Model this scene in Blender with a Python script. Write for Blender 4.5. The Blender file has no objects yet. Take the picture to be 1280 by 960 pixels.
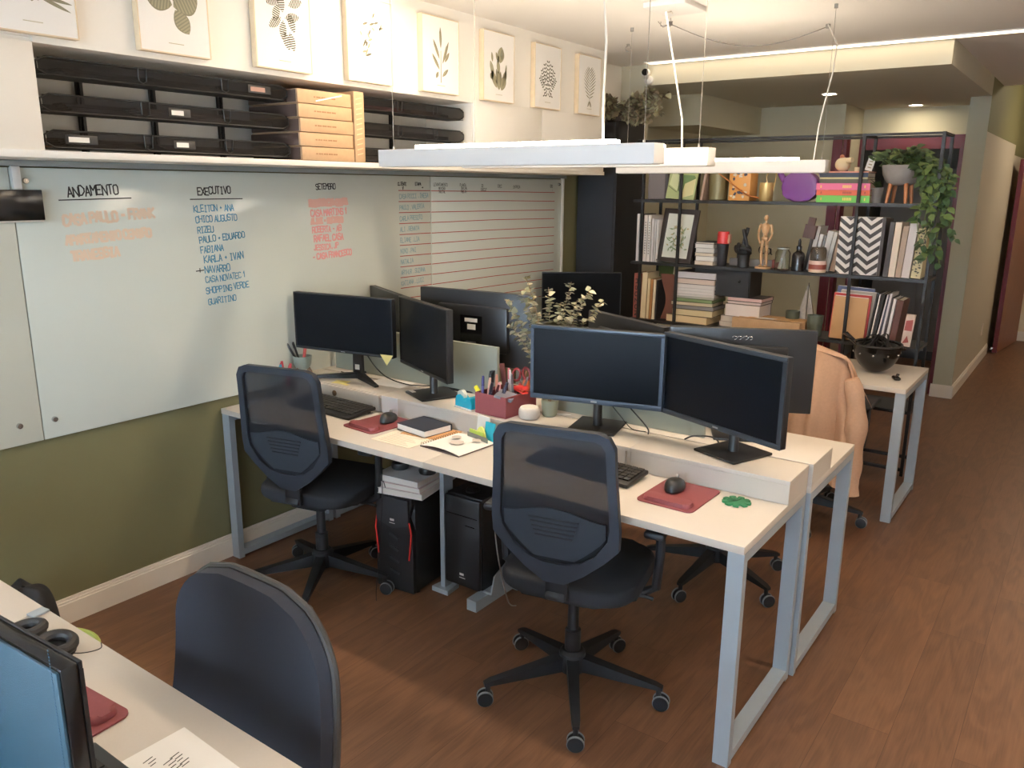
import bpy, bmesh, math, random
from mathutils import Vector, Matrix
random.seed(7)
R = math.radians
PI = math.pi
sc = bpy.context.scene
COL = sc.collection

# ------------------------------------------------------------------ materials
def lin(c):
    return tuple(((v/255)/12.92 if v/255 <= .04045 else ((v/255+.055)/1.055)**2.4) for v in c)
MATS = {}
def mat(name, rgb, rough=.5, metal=0., noise=0., nscale=30., emit=0., alpha=1., spec=.5, trans=0., coat=0., bump=0.):
    if name in MATS: return MATS[name]
    m = bpy.data.materials.new(name); m.use_nodes = True
    nt = m.node_tree; b = nt.nodes['Principled BSDF']
    c = lin(rgb)
    b.inputs['Base Color'].default_value = (*c, 1)
    b.inputs['Roughness'].default_value = rough
    b.inputs['Metallic'].default_value = metal
    b.inputs['Specular IOR Level'].default_value = spec
    if coat: b.inputs['Coat Weight'].default_value = coat
    if trans: b.inputs['Transmission Weight'].default_value = trans
    if alpha < 1: b.inputs['Alpha'].default_value = alpha
    if emit:
        b.inputs['Emission Color'].default_value = (*c, 1)
        b.inputs['Emission Strength'].default_value = emit
    tc = nt.nodes.new('ShaderNodeTexCoord')
    n = nt.nodes.new('ShaderNodeTexNoise'); n.inputs['Scale'].default_value = nscale; n.inputs['Detail'].default_value = 4
    nt.links.new(tc.outputs['Object'], n.inputs['Vector'])
    if noise > 0:
        rp = nt.nodes.new('ShaderNodeMapRange')
        rp.inputs['From Min'].default_value = .3; rp.inputs['From Max'].default_value = .7
        rp.inputs['To Min'].default_value = 1-noise; rp.inputs['To Max'].default_value = 1+noise
        nt.links.new(n.outputs['Fac'], rp.inputs['Value'])
        mx = nt.nodes.new('ShaderNodeVectorMath'); mx.operation = 'SCALE'
        mx.inputs[0].default_value = c
        nt.links.new(rp.outputs['Result'], mx.inputs['Scale'])
        nt.links.new(mx.outputs['Vector'], b.inputs['Base Color'])
    if bump > 0:
        bp = nt.nodes.new('ShaderNodeBump'); bp.inputs['Strength'].default_value = bump; bp.inputs['Distance'].default_value = .002
        nt.links.new(n.outputs['Fac'], bp.inputs['Height']); nt.links.new(bp.outputs['Normal'], b.inputs['Normal'])
    MATS[name] = m
    return m

def wood_floor():
    m = bpy.data.materials.new('laminate_floor'); m.use_nodes = True
    nt = m.node_tree; N = nt.nodes; L = nt.links; b = N['Principled BSDF']
    tc = N.new('ShaderNodeTexCoord')
    mp = N.new('ShaderNodeMapping'); mp.inputs['Rotation'].default_value = (0, 0, R(90))
    L.new(tc.outputs['Object'], mp.inputs['Vector'])
    br = N.new('ShaderNodeTexBrick'); br.offset = .37
    br.inputs['Scale'].default_value = 1; br.inputs['Brick Width'].default_value = 1.28; br.inputs['Row Height'].default_value = .19
    br.inputs['Mortar Size'].default_value = .0008; br.inputs['Mortar Smooth'].default_value = .2
    br.inputs['Color1'].default_value = (.0, .0, .0, 1); br.inputs['Color2'].default_value = (1, 1, 1, 1); br.inputs['Mortar'].default_value = (.5, .5, .5, 1)
    L.new(mp.outputs['Vector'], br.inputs['Vector'])
    mp2 = N.new('ShaderNodeMapping'); mp2.inputs['Scale'].default_value = (8, 1.5, 1)
    L.new(tc.outputs['Object'], mp2.inputs['Vector'])
    cmb = N.new('ShaderNodeVectorMath'); cmb.operation = 'ADD'
    sc3 = N.new('ShaderNodeVectorMath'); sc3.operation = 'SCALE'; sc3.inputs['Scale'].default_value = 13.7
    L.new(br.outputs['Color'], sc3.inputs[0]); L.new(mp2.outputs['Vector'], cmb.inputs[0]); L.new(sc3.outputs['Vector'], cmb.inputs[1])
    nz = N.new('ShaderNodeTexNoise'); nz.inputs['Scale'].default_value = 1.3; nz.inputs['Detail'].default_value = 3; nz.inputs['Distortion'].default_value = .6
    L.new(cmb.outputs['Vector'], nz.inputs['Vector'])
    # cathedral grain: rings of a noise field
    mul = N.new('ShaderNodeMath'); mul.operation = 'MULTIPLY'; mul.inputs[1].default_value = 26
    L.new(nz.outputs['Fac'], mul.inputs[0])
    sn = N.new('ShaderNodeMath'); sn.operation = 'SINE'; L.new(mul.outputs[0], sn.inputs[0])
    fine = N.new('ShaderNodeTexNoise'); fine.inputs['Scale'].default_value = 1; fine.inputs['Detail'].default_value = 5
    mp3 = N.new('ShaderNodeMapping'); mp3.inputs['Scale'].default_value = (160, 6, 1)
    L.new(tc.outputs['Object'], mp3.inputs['Vector']); L.new(mp3.outputs['Vector'], fine.inputs['Vector'])
    ad = N.new('ShaderNodeMath'); ad.operation = 'MULTIPLY_ADD'; ad.inputs[1].default_value = .055
    L.new(sn.outputs[0], ad.inputs[0])
    fm = N.new('ShaderNodeMath'); fm.operation = 'MULTIPLY_ADD'; fm.inputs[1].default_value = .34; fm.inputs[2].default_value = .30
    L.new(fine.outputs['Fac'], fm.inputs[0])
    L.new(fm.outputs[0], ad.inputs[2])
    pl = N.new('ShaderNodeMath'); pl.operation = 'MULTIPLY_ADD'; pl.inputs[1].default_value = .09
    sp = N.new('ShaderNodeSeparateColor'); L.new(br.outputs['Color'], sp.inputs[0])
    L.new(sp.outputs[0], pl.inputs[0]); L.new(ad.outputs[0], pl.inputs[2])
    cr = N.new('ShaderNodeValToRGB')
    cr.color_ramp.elements[0].position = .2; cr.color_ramp.elements[0].color = (*lin((70, 46, 32)), 1)
    cr.color_ramp.elements[1].position = .85; cr.color_ramp.elements[1].color = (*lin((138, 97, 69)), 1)
    L.new(pl.outputs[0], cr.inputs['Fac'])
    mx = N.new('ShaderNodeMix'); mx.data_type = 'RGBA'; mx.inputs[7].default_value = (*lin((74, 46, 32)), 1)
    L.new(cr.outputs['Color'], mx.inputs[6]); L.new(br.outputs['Fac'], mx.inputs[0])
    L.new(mx.outputs[2], b.inputs['Base Color'])
    b.inputs['Roughness'].default_value = .42; b.inputs['Specular IOR Level'].default_value = .4
    return m

def mesh_fabric(name, rgb, op, scale=500.):
    # fine woven mesh that lets part of the light through
    m = bpy.data.materials.new(name); m.use_nodes = True
    nt = m.node_tree; N = nt.nodes; L = nt.links; b = N['Principled BSDF']
    b.inputs['Base Color'].default_value = (*lin(rgb), 1); b.inputs['Roughness'].default_value = .75; b.inputs['Specular IOR Level'].default_value = .25
    b.inputs['Alpha'].default_value = op
    return m

# ------------------------------------------------------------------ geometry
class MB:
    def __init__(s): s.bm = bmesh.new(); s.X = Matrix()
    def _fin(s, vs, M=None):
        T = s.X @ M if M is not None else s.X
        for v in vs: v.co = T @ v.co
    def box(s, c, d, rz=0, bev=0., seg=2, rot=None):
        r = bmesh.ops.create_cube(s.bm, size=1)
        vs = r['verts']
        for v in vs: v.co = Vector((v.co.x*d[0], v.co.y*d[1], v.co.z*d[2]))
        if bev > 0:
            es = {e for v in vs for e in v.link_edges}
            g = bmesh.ops.bevel(s.bm, geom=list(es), offset=min(bev, min(d)*.49), segments=seg, affect='EDGES', profile=.5)
            vs = list({v for f in g['faces'] for v in f.verts} | {v for v in vs if v.is_valid})
        M = Matrix.Translation(c) @ (rot.to_4x4() if rot is not None else Matrix.Rotation(rz, 4, 'Z'))
        s._fin(vs, M); return s
    def bx(s, x0, x1, y0, y1, z0, z1, bev=0.):
        return s.box(((x0+x1)/2, (y0+y1)/2, (z0+z1)/2), (abs(x1-x0), abs(y1-y0), abs(z1-z0)), bev=bev)
    def ring(s, c, u, v, ru, rv=None, n=12):
        rv = ru if rv is None else rv
        return [s.bm.verts.new(c + u*(math.cos(2*PI*i/n)*ru) + v*(math.sin(2*PI*i/n)*rv)) for i in range(n)]
    def bridge(s, A, B, closed=True):
        n = len(A)
        for i in range(n if closed else n-1):
            s.bm.faces.new((A[i], A[(i+1) % n], B[(i+1) % n], B[i]))
    def cyl(s, p0, p1, r0, r1=None, n=14, caps=True):
        p0 = Vector(p0); p1 = Vector(p1); r1 = r0 if r1 is None else r1
        d = (p1-p0).normalized(); u = d.orthogonal().normalized(); v = d.cross(u)
        A = s.ring(p0, u, v, r0, n=n); B = s.ring(p1, u, v, r1, n=n)
        s.bridge(A, B)
        if caps: s.bm.faces.new(A[::-1]); s.bm.faces.new(B)
        s._fin(A+B); return s
    def tube(s, pts, r, n=8, closed=False, flat=1.):
        P = [Vector(p) for p in pts]; k = len(P); rings = []; u = None
        for i, p in enumerate(P):
            a = P[(i-1) % k] if (closed or i > 0) else P[i]; b = P[(i+1) % k] if (closed or i < k-1) else P[i]
            d = (b-a).normalized()
            if u is None: u = d.orthogonal().normalized()
            else: u = (u - d*u.dot(d)); u = u.normalized() if u.length > 1e-6 else d.orthogonal().normalized()
            v = d.cross(u); rr = r[i] if isinstance(r, (list, tuple)) else r
            rings.append(s.ring(p, u, v, rr, rr*flat, n))
        for i in range(k-1): s.bridge(rings[i], rings[i+1])
        if closed: s.bridge(rings[-1], rings[0])
        else: s.bm.faces.new(rings[0][::-1]); s.bm.faces.new(rings[-1])
        s._fin([v for q in rings for v in q]); return s
    def lathe(s, prof, n=28, c=(0, 0, 0), M=None, cap=True):
        c = Vector(c); rings = []
        for r, z in prof: rings.append(s.ring(c+Vector((0, 0, z)), Vector((1, 0, 0)), Vector((0, 1, 0)), max(r, 1e-4), n=n))
        for a, b in zip(rings, rings[1:]): s.bridge(a, b)
        if cap: s.bm.faces.new(rings[0][::-1]); s.bm.faces.new(rings[-1])
        s._fin([v for q in rings for v in q], M); return s
    def prism(s, poly, z0, z1, M=None):
        A = [s.bm.verts.new((p[0], p[1], z0)) for p in poly]; B = [s.bm.verts.new((p[0], p[1], z1)) for p in poly]
        s.bridge(A, B); s.bm.faces.new(A[::-1]); s.bm.faces.new(B)
        s._fin(A+B, M); return s
    def sph(s, c, r, sx=1, sy=1, sz=1, n=16, M=None):
        g = bmesh.ops.create_uvsphere(s.bm, u_segments=n, v_segments=max(6, n*2//3), radius=r)
        for v in g['verts']: v.co = Vector((v.co.x*sx, v.co.y*sy, v.co.z*sz)) + (Vector(c) if M is None else Vector())
        if M is not None:
            M = Matrix.Translation(c) @ M
        s._fin(g['verts'], M); return s
    def grid(s, f, nu, nv, thick=0., closeu=False):
        V = [[s.bm.verts.new(f(i/(nu-1), j/(nv-1))) for j in range(nv)] for i in range(nu)]
        fs = []
        for i in range(nu-1):
            for j in range(nv-1): fs.append(s.bm.faces.new((V[i][j], V[i+1][j], V[i+1][j+1], V[i][j+1])))
        vs = [v for q in V for v in q]
        if thick:
            s.bm.normal_update()
            g = bmesh.ops.solidify(s.bm, geom=fs, thickness=thick)
            vs = list({v for v in vs} | {e for e in g['geom'] if isinstance(e, bmesh.types.BMVert)})
        s._fin(vs); return s
    def face(s, pts):
        vs = [s.bm.verts.new(p) for p in pts]; s.bm.faces.new(vs); s._fin(vs); return s
    def leaf(s, base, d, up, L, W, fold=.15, tip=.35):
        d = Vector(d).normalized(); up = Vector(up); sd = d.cross(up)
        if sd.length < 1e-4: sd = d.orthogonal()
        sd.normalize(); nn = sd.cross(d).normalized(); b = Vector(base)
        prof = [(.0, .06), (.12, .62), (.32, 1.), (.58, .82), (.82, .38), (1., .02)]
        mid = [s.bm.verts.new(b+d*(t*L)-nn*(L*.25*t*t)) for t, w in prof]
        lf = [s.bm.verts.new(b+d*(t*L)+sd*(w*W/2)+nn*(fold*w*W/2)-nn*(L*.25*t*t)) for t, w in prof]
        rt = [s.bm.verts.new(b+d*(t*L)-sd*(w*W/2)+nn*(fold*w*W/2)-nn*(L*.25*t*t)) for t, w in prof]
        s.bridge(mid, lf, False); s.bridge(rt, mid, False)
        s._fin(mid+lf+rt); return s

def finish(mb, name, m, smooth=35, normals=True):
    bm = mb.bm
    if normals: bmesh.ops.recalc_face_normals(bm, faces=bm.faces)
    if smooth:
        a = R(smooth)
        for f in bm.faces: f.smooth = True
        for e in bm.edges:
            if len(e.link_faces) == 2:
                try: e.smooth = e.calc_face_angle() < a
                except ValueError: pass
    me = bpy.data.meshes.new(name); bm.to_mesh(me); bm.free()
    if m is not None:
        for q in (m if isinstance(m, (list, tuple)) else [m]): me.materials.append(q)
    return me
def obj(name, mb, m, parent=None, loc=None, rz=0, smooth=35, label=None, normals=True):
    o = bpy.data.objects.new(name, finish(mb, name, m, smooth, normals)); COL.objects.link(o)
    if parent is not None: o.parent = parent
    if loc is not None: o.location = loc
    if rz: o.rotation_euler = (0, 0, rz)
    if label: o['label'] = label
    return o
def thing(name, label, cat, loc=(0, 0, 0), rz=0, group=None):
    o = bpy.data.objects.new(name, None); COL.objects.link(o); o.empty_display_size = .05
    o.location = loc; o.rotation_euler = (0, 0, rz); o['label'] = label; o['category'] = cat
    if group: o['group'] = group
    return o
def single(name, mb, m, label, cat, loc=(0, 0, 0), rz=0, group=None, smooth=35, normals=True):
    o = obj(name, mb, m, None, loc, rz, smooth, normals=normals); o['label'] = label; o['category'] = cat
    if group: o['group'] = group
    return o
def struct(name, mb, m, parent=None, smooth=35):
    o = obj(name, mb, m, parent, smooth=smooth)
    if parent is None: o['kind'] = 'structure'
    return o
def dup(root, loc, rz=0, label=None, group=None):
    r = root.copy(); COL.objects.link(r); r.location = loc; r.rotation_euler = (0, 0, rz)
    if label: r['label'] = label
    if group: r['group'] = group
    for ch in list(root.children):
        c = ch.copy(); COL.objects.link(c); c.parent = r
        for g in list(ch.children):
            d = g.copy(); COL.objects.link(d); d.parent = c
    return r
def rrect(w, h, r, n=5, cx=0, cy=0):
    out = []
    for k, (sx, sy) in enumerate(((1, 1), (-1, 1), (-1, -1), (1, -1))):
        for i in range(n+1):
            a = PI/2*k + PI/2*i/n
            out.append((cx+sx*(w/2-r)+r*math.cos(a), cy+sy*(h/2-r)+r*math.sin(a)))
    return out
RX90 = Matrix.Rotation(R(90), 4, 'X')       # (x,y,z) -> (x,-z,y): an xy outline stands upright in xz

FONT = {'A': "002640|1232", 'B': "000636454433 03|3342413000", 'C': "4536160501103041", 'D': "00062644422000", 'E': "46060040|0333", 'F': "460600|0333",
 'G': "45361605011030414323", 'H': "0006|4046|0343", 'I': "2026|1030|1636", 'J': "3631201001", 'K': "0006|460340", 'L': "060040", 'M': "0006234640", 'N': "00064046",
 'O': "160501103041453616", 'P': "00063645443303", 'Q': "160501103041453616|2240", 'R': "00063645443303|2340", 'S': "453616050413334241301001", 'T': "0646|2620",
 'U': "060110304146", 'V': "062046", 'W': "0610243046", 'X': "0046|0640", 'Y': "062346|2320", 'Z': "06460040", '+': "1333|2224", '.': "2021", '-': "1333",
 '>': "0343|344332", 'v': "2620|122032", '1': "142620", '2': "05163645440040", '3': "05364533|33413001", ':': "2122|2425", '_': "0040"}
def strokes(mb, text, o, U, V, h, r, wf=.62, jit=.25, depth=None):
    """hand-lettered capitals: o = lower-left point, U/V = unit directions along and up the line"""
    o = Vector(o); U = Vector(U); V = Vector(V); x = 0.; k = h/6; NN = U.cross(V); nf = 0
    for ch in text:
        if ch == ' ': x += 3.2*k*wf; continue
        g = FONT.get(ch.upper())
        if g is None: continue
        dy = random.uniform(-jit, jit)*k*2
        for st in g.replace(' ', '').split('|'):
            P = [o + U*(x+(int(st[i])+random.uniform(-jit, jit)*.6)*k*wf*1.25) + V*((int(st[i+1])+random.uniform(-jit, jit)*.6)*k+dy) for i in range(0, len(st), 2)]
            for a, b in zip(P, P[1:]):
                d = (b-a)
                if d.length < 1e-5: continue
                d.normalize(); s = d.cross(NN).normalized()*r; nf += 1; lift = NN*(nf*4e-6); a2 = a-d*r*.7+lift; b2 = b+d*r*.7+lift
                mb.face((a2-s, b2-s, b2+s, a2+s))
        x += 6.0*k*wf if ch not in '.1:' else 3.6*k*wf
    return x
# ------------------------------------------------------------------ materials of the place
WHITE = mat('white_paint', (238, 234, 226), .6)
CEIL = mat('ceiling_white', (240, 236, 230), .8)
OLIVE = mat('olive_paint', (108, 104, 72), .7, noise=.03, nscale=3)
SAGE = mat('sage_paint', (206, 201, 176), .75)
BEAMM = mat('sage_cream_paint', (206, 202, 182), .75)
BEIGE = mat('beige_panel', (206, 194, 172), .6)
BURG = mat('burgundy_lacquer', (98, 26, 38), .4)
BASEW = mat('white_trim', (232, 222, 208), .45)
LAM = mat('white_laminate', (206, 197, 186), .42, noise=.012, nscale=220)
LAMF = mat('laminate_edge', (216, 220, 222), .45, noise=.01, nscale=220)
STEEL = mat('grey_powder_steel', (166, 176, 184), .45, metal=.15)
BLACKP = mat('black_plastic', (26, 26, 28), .42)
BLACKM = mat('matt_black_metal', (15, 14, 14), .6, metal=.0)
BLACKG = mat('gloss_black', (14, 14, 16), .18)
SCREEN = mat('dark_screen', (11, 14, 19), .3, spec=.12)
FABRIC = mat('charcoal_fabric', (27, 29, 34), .9, noise=.12, nscale=400)
CHROME = mat('chrome', (200, 200, 200), .2, metal=1)
PAPER = mat('white_paper', (240, 237, 232), .8)
PAGES = mat('book_pages', (226, 214, 196), .85, noise=.05, nscale=300)
KRAFT = mat('kraft_board', (188, 154, 118), .75, noise=.04, nscale=40)
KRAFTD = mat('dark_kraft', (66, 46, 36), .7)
GLASSB = mat('back_painted_glass', (204, 211, 204), .16, spec=.5)
NICHE = mat('grey_backing', (190, 190, 186), .7)
LEDM = mat('led_diffuser', (255, 231, 200), .5, emit=76)
LEDC = mat('led_diffuser_rear', (255, 231, 200), .5, emit=18)
LEDA = mat('led_diffuser_far', (255, 231, 200), .5, emit=3.4)
LEDW = mat('lamp_diffuser', (255, 238, 214), .5, emit=62)
DOWNM = mat('downlight_diffuser', (255, 236, 206), .5, emit=125)
BONE = mat('lamp_white', (240, 238, 236), .45)
LEAFG = mat('pothos_leaf', (54, 76, 42), .5, noise=.25, nscale=25)
LEAFL = mat('pale_pothos_leaf', (98, 116, 62), .5, noise=.2, nscale=25)
EUC = mat('dried_eucalyptus', (150, 148, 118), .7, noise=.2, nscale=40)
EUCD = mat('dried_eucalyptus_dark', (118, 106, 84), .7, noise=.25, nscale=40)
WOODL = mat('pale_wood', (220, 200, 168), .55, noise=.06, nscale=20)
WOODM = mat('warm_wood', (176, 112, 68), .5, noise=.1, nscale=18)
MARK_K = mat('marker_black', (36, 36, 36), .7)
MARK_B = mat('marker_blue', (70, 130, 160), .7)
MARK_BF = mat('marker_blue_faded', (140, 172, 182), .7)
MARK_R = mat('marker_red', (160, 54, 46), .7)
MARK_P = mat('marker_pink', (224, 154, 152), .7)
MARK_PF = mat('marker_pink_faded', (218, 172, 160), .7)
MARK_O = mat('marker_orange_faded', (220, 198, 176), .7)

# ------------------------------------------------------------------ room shell
XW = -.015
b = MB().bx(-.2, 5.0, -4.4, 9.7, -.1, 0); struct('floor', b, wood_floor())
b = MB().bx(-.2, 5.0, -4.4, 6.25, 2.61, 2.75).bx(-.2, 5.0, 6.25, 9.7, 2.9, 3.0).bx(-.2, 5, 6.2, 6.25, 2.75, 3.0); struct('ceiling', b, CEIL)
b = MB().bx(-.2, XW, -4.4, 3.6, 0, 2.61); struct('wall_left', b, OLIVE)
b = MB().bx(-.2, XW, 3.6, 9.7, 0, 2.9); struct('wall_far_left', b, SAGE)
b = MB().bx(4.9, 5.0, -4.4, 9.7, 0, 2.9); struct('wall_right', b, WHITE)
b = MB().bx(-.2, .6, -4.4, -4.3, 0, 2.61).bx(4.3, 5, -4.4, -4.3, 0, 2.61).bx(.6, 4.3, -4.4, -4.3, 0, .7).bx(.6, 4.3, -4.4, -4.3, 2.35, 2.61); struct('wall_window_side', b, WHITE)
wf = MB().bx(.6, 4.3, -4.4, -4.33, .7, .75).bx(.6, 4.3, -4.4, -4.33, 2.3, 2.35)
for x in (.6, 1.82, 3.05, 4.25): wf.bx(x, x+.05, -4.4, -4.33, .7, 2.35)
w1 = struct('window_1', wf, mat('window_frame_aluminium', (210, 210, 208), .4))
struct('pane', MB().bx(.65, 4.25, -4.37, -4.365, .75, 2.3), mat('window_glass', (255, 255, 255), .0, trans=1.), w1)
b = MB().bx(XW, .35, -4.3, 2.86, 2.19, 2.61).bx(XW, .11, 2.86, 3.51, 2.23, 2.61); struct('wall_upper', b, WHITE)
b = MB().bx(XW, 2.31, 3.51, 6.35, 2.466, 2.61); struct('trim_1', b, BEAMM)                       # dropped ceiling over the bookcase
b = MB().bx(XW, .3, 3.51, 3.6, 0, 2.466); struct('wall_nib', b, BEAMM)
b = MB().bx(2.165, 2.31, 5.55, 9.15, 0, 2.2); struct('wall_hall', b, mat('hall_lower_panel', (198, 189, 168), .6))
b = MB().bx(2.165, 2.311, 5.552, 8.02, 2.2, 2.9).bx(2.2, 2.311, 8.02, 9.7, 2.1, 2.9); struct('wall_hall_upper', b, mat('hall_olive_band', (122, 120, 78), .7))
b = MB().bx(XW, 1.2, 5.6, 5.7, 0, 2.466).bx(1.1, 1.2, 5.7, 6.25, 0, 2.466); struct('wall_far', b, SAGE)
b = MB().bx(1.2, 2.165, 6.25, 6.35, 2.22, 2.466); struct('wall_far_header', b, SAGE)
b = MB().bx(.9, 2.3, 8.0, 8.1, 0, 2.61).bx(.9, 1.1, 6.25, 8, 0, 2.61); struct('wall_inner_room', b, mat('inner_room_paint', (150, 148, 138), .8))
b = MB().bx(2.2, 5.0, 9.15, 9.3, 0, 2.9); struct('wall_hall_end', b, mat('hall_end_paint', (226, 206, 172), .7))
# soffit run along the far left wall
b = MB().bx(XW, .45, 4.2, 5.6, 2.23, 2.466); struct('trim_2', b, SAGE)
# burgundy door surround
b = MB().bx(1.2, 1.23, 5.62, 5.75, 0, 2.2).bx(1.12, 1.2, 5.585, 5.6, 0, 2.2); struct('trim_3', b, BURG)
b = MB().bx(1.2, 2.165, 6.2, 6.26, 2.1, 2.22).bx(2.125, 2.165, 5.6, 6.26, 0, 2.1).bx(1.2, 1.24, 6.2, 6.26, 0, 2.1); struct('trim_4', b, BURG)
# baseboards with a stepped top
def baseboard(name, x0, x1, y0, y1, dx, dy):
    b = MB().bx(x0, x1, y0, y1, 0, .088)
    b.bx(x0+(.004 if dx > 0 else 0), x1-(.004 if dx < 0 else 0), y0+(.004 if dy > 0 else 0), y1-(.004 if dy < 0 else 0), .088, .098)
    b.bx(x0+(.008 if dx > 0 else 0), x1-(.008 if dx < 0 else 0), y0+(.008 if dy > 0 else 0), y1-(.008 if dy < 0 else 0), .098, .110)
    return struct(name, b, BASEW)
baseboard('baseboard_left', XW, 0, -4.3, 3.1, -1, 0)
baseboard('baseboard_hall', 2.31, 2.326, 5.525, 8.0, -1, 0)
b = MB().bx(2.164, 2.3115, 5.54, 5.552, 0, 2.466); struct('wall_pillar', b, mat('pillar_sage', (186, 184, 162), .7))
baseboard('baseboard_pillar', 2.15, 2.326, 5.524, 5.54, 0, 1)
baseboard('baseboard_hall_end', 2.5, 4.9, 9.13, 9.15, 0, 1)

# open door at the end of the hall: leaf swung back along the wall
dr = bpy.data.objects.new('door_1', finish(MB().bx(0, .04, 0, .98, .012, 2.06), 'door_1', mat('door_wood', (126, 74, 48), .45, noise=.08, nscale=12))); COL.objects.link(dr); dr['kind'] = 'structure'
dr.location = (2.372, 8.05, 0); dr.rotation_euler = (0, 0, R(-6.5))
obj('door_edge', MB().bx(-.002, .042, -.006, 0, .012, 2.06), BURG, dr)
for sx in (-.035, .075): 
    h = MB().tube([(sx, .82, .75), (sx, .82, 1.65)], .014, 10)
    for z in (.85, 1.55): h.cyl((.02, .82, z), (sx, .82, z), .008)
    obj('pull_bar', h, CHROME, dr)
obj('door_stop', MB().cyl((-.012, .0, .06), (.0, -.05, .06), .014), CHROME, dr)
single('light_switch', MB().bx(2.31, 2.316, 7.28, 7.36, .30, .42, .002), BASEW, 'small white socket plate low on the hall wall', 'socket')

# ------------------------------------------------------------------ lights that belong to the place
for i, (y, x1, txt) in enumerate(((3.44, 4.6, 'recessed LED strip across the ceiling in front of the lowered beam'), (.62, 4.6, 'recessed LED strip across the ceiling above the front desks'), (-2.2, 4.6, 'recessed LED strip across the ceiling behind the viewer'))):
    t = thing('led_strip', txt, 'strip light', (.36, y, 2.61), 0)
    obj('profile', MB().bx(0, x1-.36, -.062, -.0505 if i == 0 else -.032, -.006, 0).bx(0, x1-.36, .0505 if i == 0 else .032, .062, -.006, 0), BONE, t)
    obj('diffuser', MB().bx(0, x1-.36, -.032 if i else -.05, .032 if i else .05, -.005, -.001), (LEDA, LEDM, LEDC)[i], t)
for k, (x, y) in enumerate(((1.29, 4.72), (1.684, 5.99))):
    t = thing('downlight', ['round recessed downlight in the lowered ceiling, nearer the beam', 'round recessed downlight in the lowered ceiling, above the burgundy door frame'][k], 'downlight', (x, y, 2.466))
    obj('trim_ring', MB().lathe([(.062, 0), (.062, -.006), (.05, -.006), (.05, 0)], 28), BONE, t)
    obj('diffuser', MB().lathe([(.05, -.001), (.05, -.004)], 28), DOWNM, t)

def pendant(label, x0, x1, y, z0, z1, top, cables, power):
    t = thing('pendant_lamp', label, 'pendant lamp', ((x0+x1)/2, y, z0), 0, None)
    cx = (x0+x1)/2; L = x1-x0; h = z1-z0
    b = MB()
    b.bx(-L/2, L/2, -.037, .037, .002, h, .0015)
    obj('housing', b, BONE, t)
    obj('lower_diffuser', MB().bx(-L/2+.01, L/2-.01, -.03, .03, 0, .0019), mat('opal_acrylic', (236, 232, 226), .5), t)
    obj('upper_lamp', MB().bx(top[0]-cx, top[1]-cx, -.022, .022, h+.0005, h+.014), LEDW, t)
    for xx in cables:
        obj('suspension_cable', MB().tube([(xx-cx, 0, h), (xx-cx, 0, 2.61-z0)], .0012, 6).cyl((xx-cx, 0, h), (xx-cx, 0, h+.012), .004).cyl((xx-cx, 0, 2.59-z0), (xx-cx, 0, 2.61-z0), .009), mat('thin_wire', (150, 146, 140), .4, metal=.5), t)
    if power:
        obj('power_cord', MB().tube([(p[0]-cx, p[1]-y, p[2]-z0) for p in power], .0036, 8), mat('white_cord', (232, 228, 220), .5), t)
pendant('white linear pendant lamp hanging over the front desk, nearest of the three', .80, 2.005, .30, 1.814, 1.880, (.985, 1.85), (.85, 1.95), [(1.80, .30, 1.88), (1.79, .31, 2.0), (1.80, .30, 2.2), (1.78, .30, 2.4), (1.77, .30, 2.61)])
pendant('white linear pendant lamp between the other two, over the second desk row', .72, 1.925, .92, 1.823, 1.893, (.9, 1.72), (.77, 1.87), [(1.80, .92, 1.89), (1.79, .93, 2.0), (1.74, .94, 2.2), (1.69, .95, 2.4), (1.40, 1.6, 2.54), (1.22, 2.0, 2.61)])
pendant('white linear pendant lamp over the far desk by the bookcase, lowest in view', .83, 2.01, 2.2, 1.821, 1.884, (1.165, 1.86), (.88, 1.98), [(1.94, 2.2, 1.884), (1.95, 2.2, 2.05), (1.99, 2.21, 2.3), (1.96, 2.35, 2.45), (1.82, 2.66, 2.60)])
# slack supply wire between the ceiling points
t = thing('ceiling_wire', 'thin grey supply wire sagging between two ceiling points above the pendants', 'wire', (1.13, 2.16, 2.61))
wp = []
for i in range(17):
    u = i/16; wp.append((u*.68, u*.53, -.012-.105*math.sin(PI*u)**1.0))
obj('wire', MB().tube(wp, .0022, 6), mat('grey_wire', (128, 122, 116), .5), t)
cb = MB().cyl((.68, .53, -.02), (.68, .53, 0), .012).cyl((0, 0, -.02), (0, 0, 0), .012)
for a in range(5): cb.tube([(0, 0, -.015), (.03*math.cos(a*1.3), -.05+.03*math.sin(a*1.3), -.03), (.05*math.cos(a*1.3), -.1+.02*a, -.004)], .0018, 6)
obj('connector', cb, mat('grey_wire', (128, 122, 116), .5), t)
single('ceiling_rose', MB().bx(1.22, 1.44, 1.66, 1.92, 2.585, 2.61, .004), BONE, 'white rectangular ceiling box the pendant wires gather under', 'ceiling box')
single('ceiling_hook', MB().tube([(.612+.018*math.cos(a), 2.66, 2.583+.018*math.sin(a)) for a in [i*PI/5 for i in range(9)]], .003, 6).cyl((.612, 2.66, 2.60), (.612, 2.66, 2.61), .01), CHROME, 'small metal ceiling hook near the wall end of the far strip light', 'hook')
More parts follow.
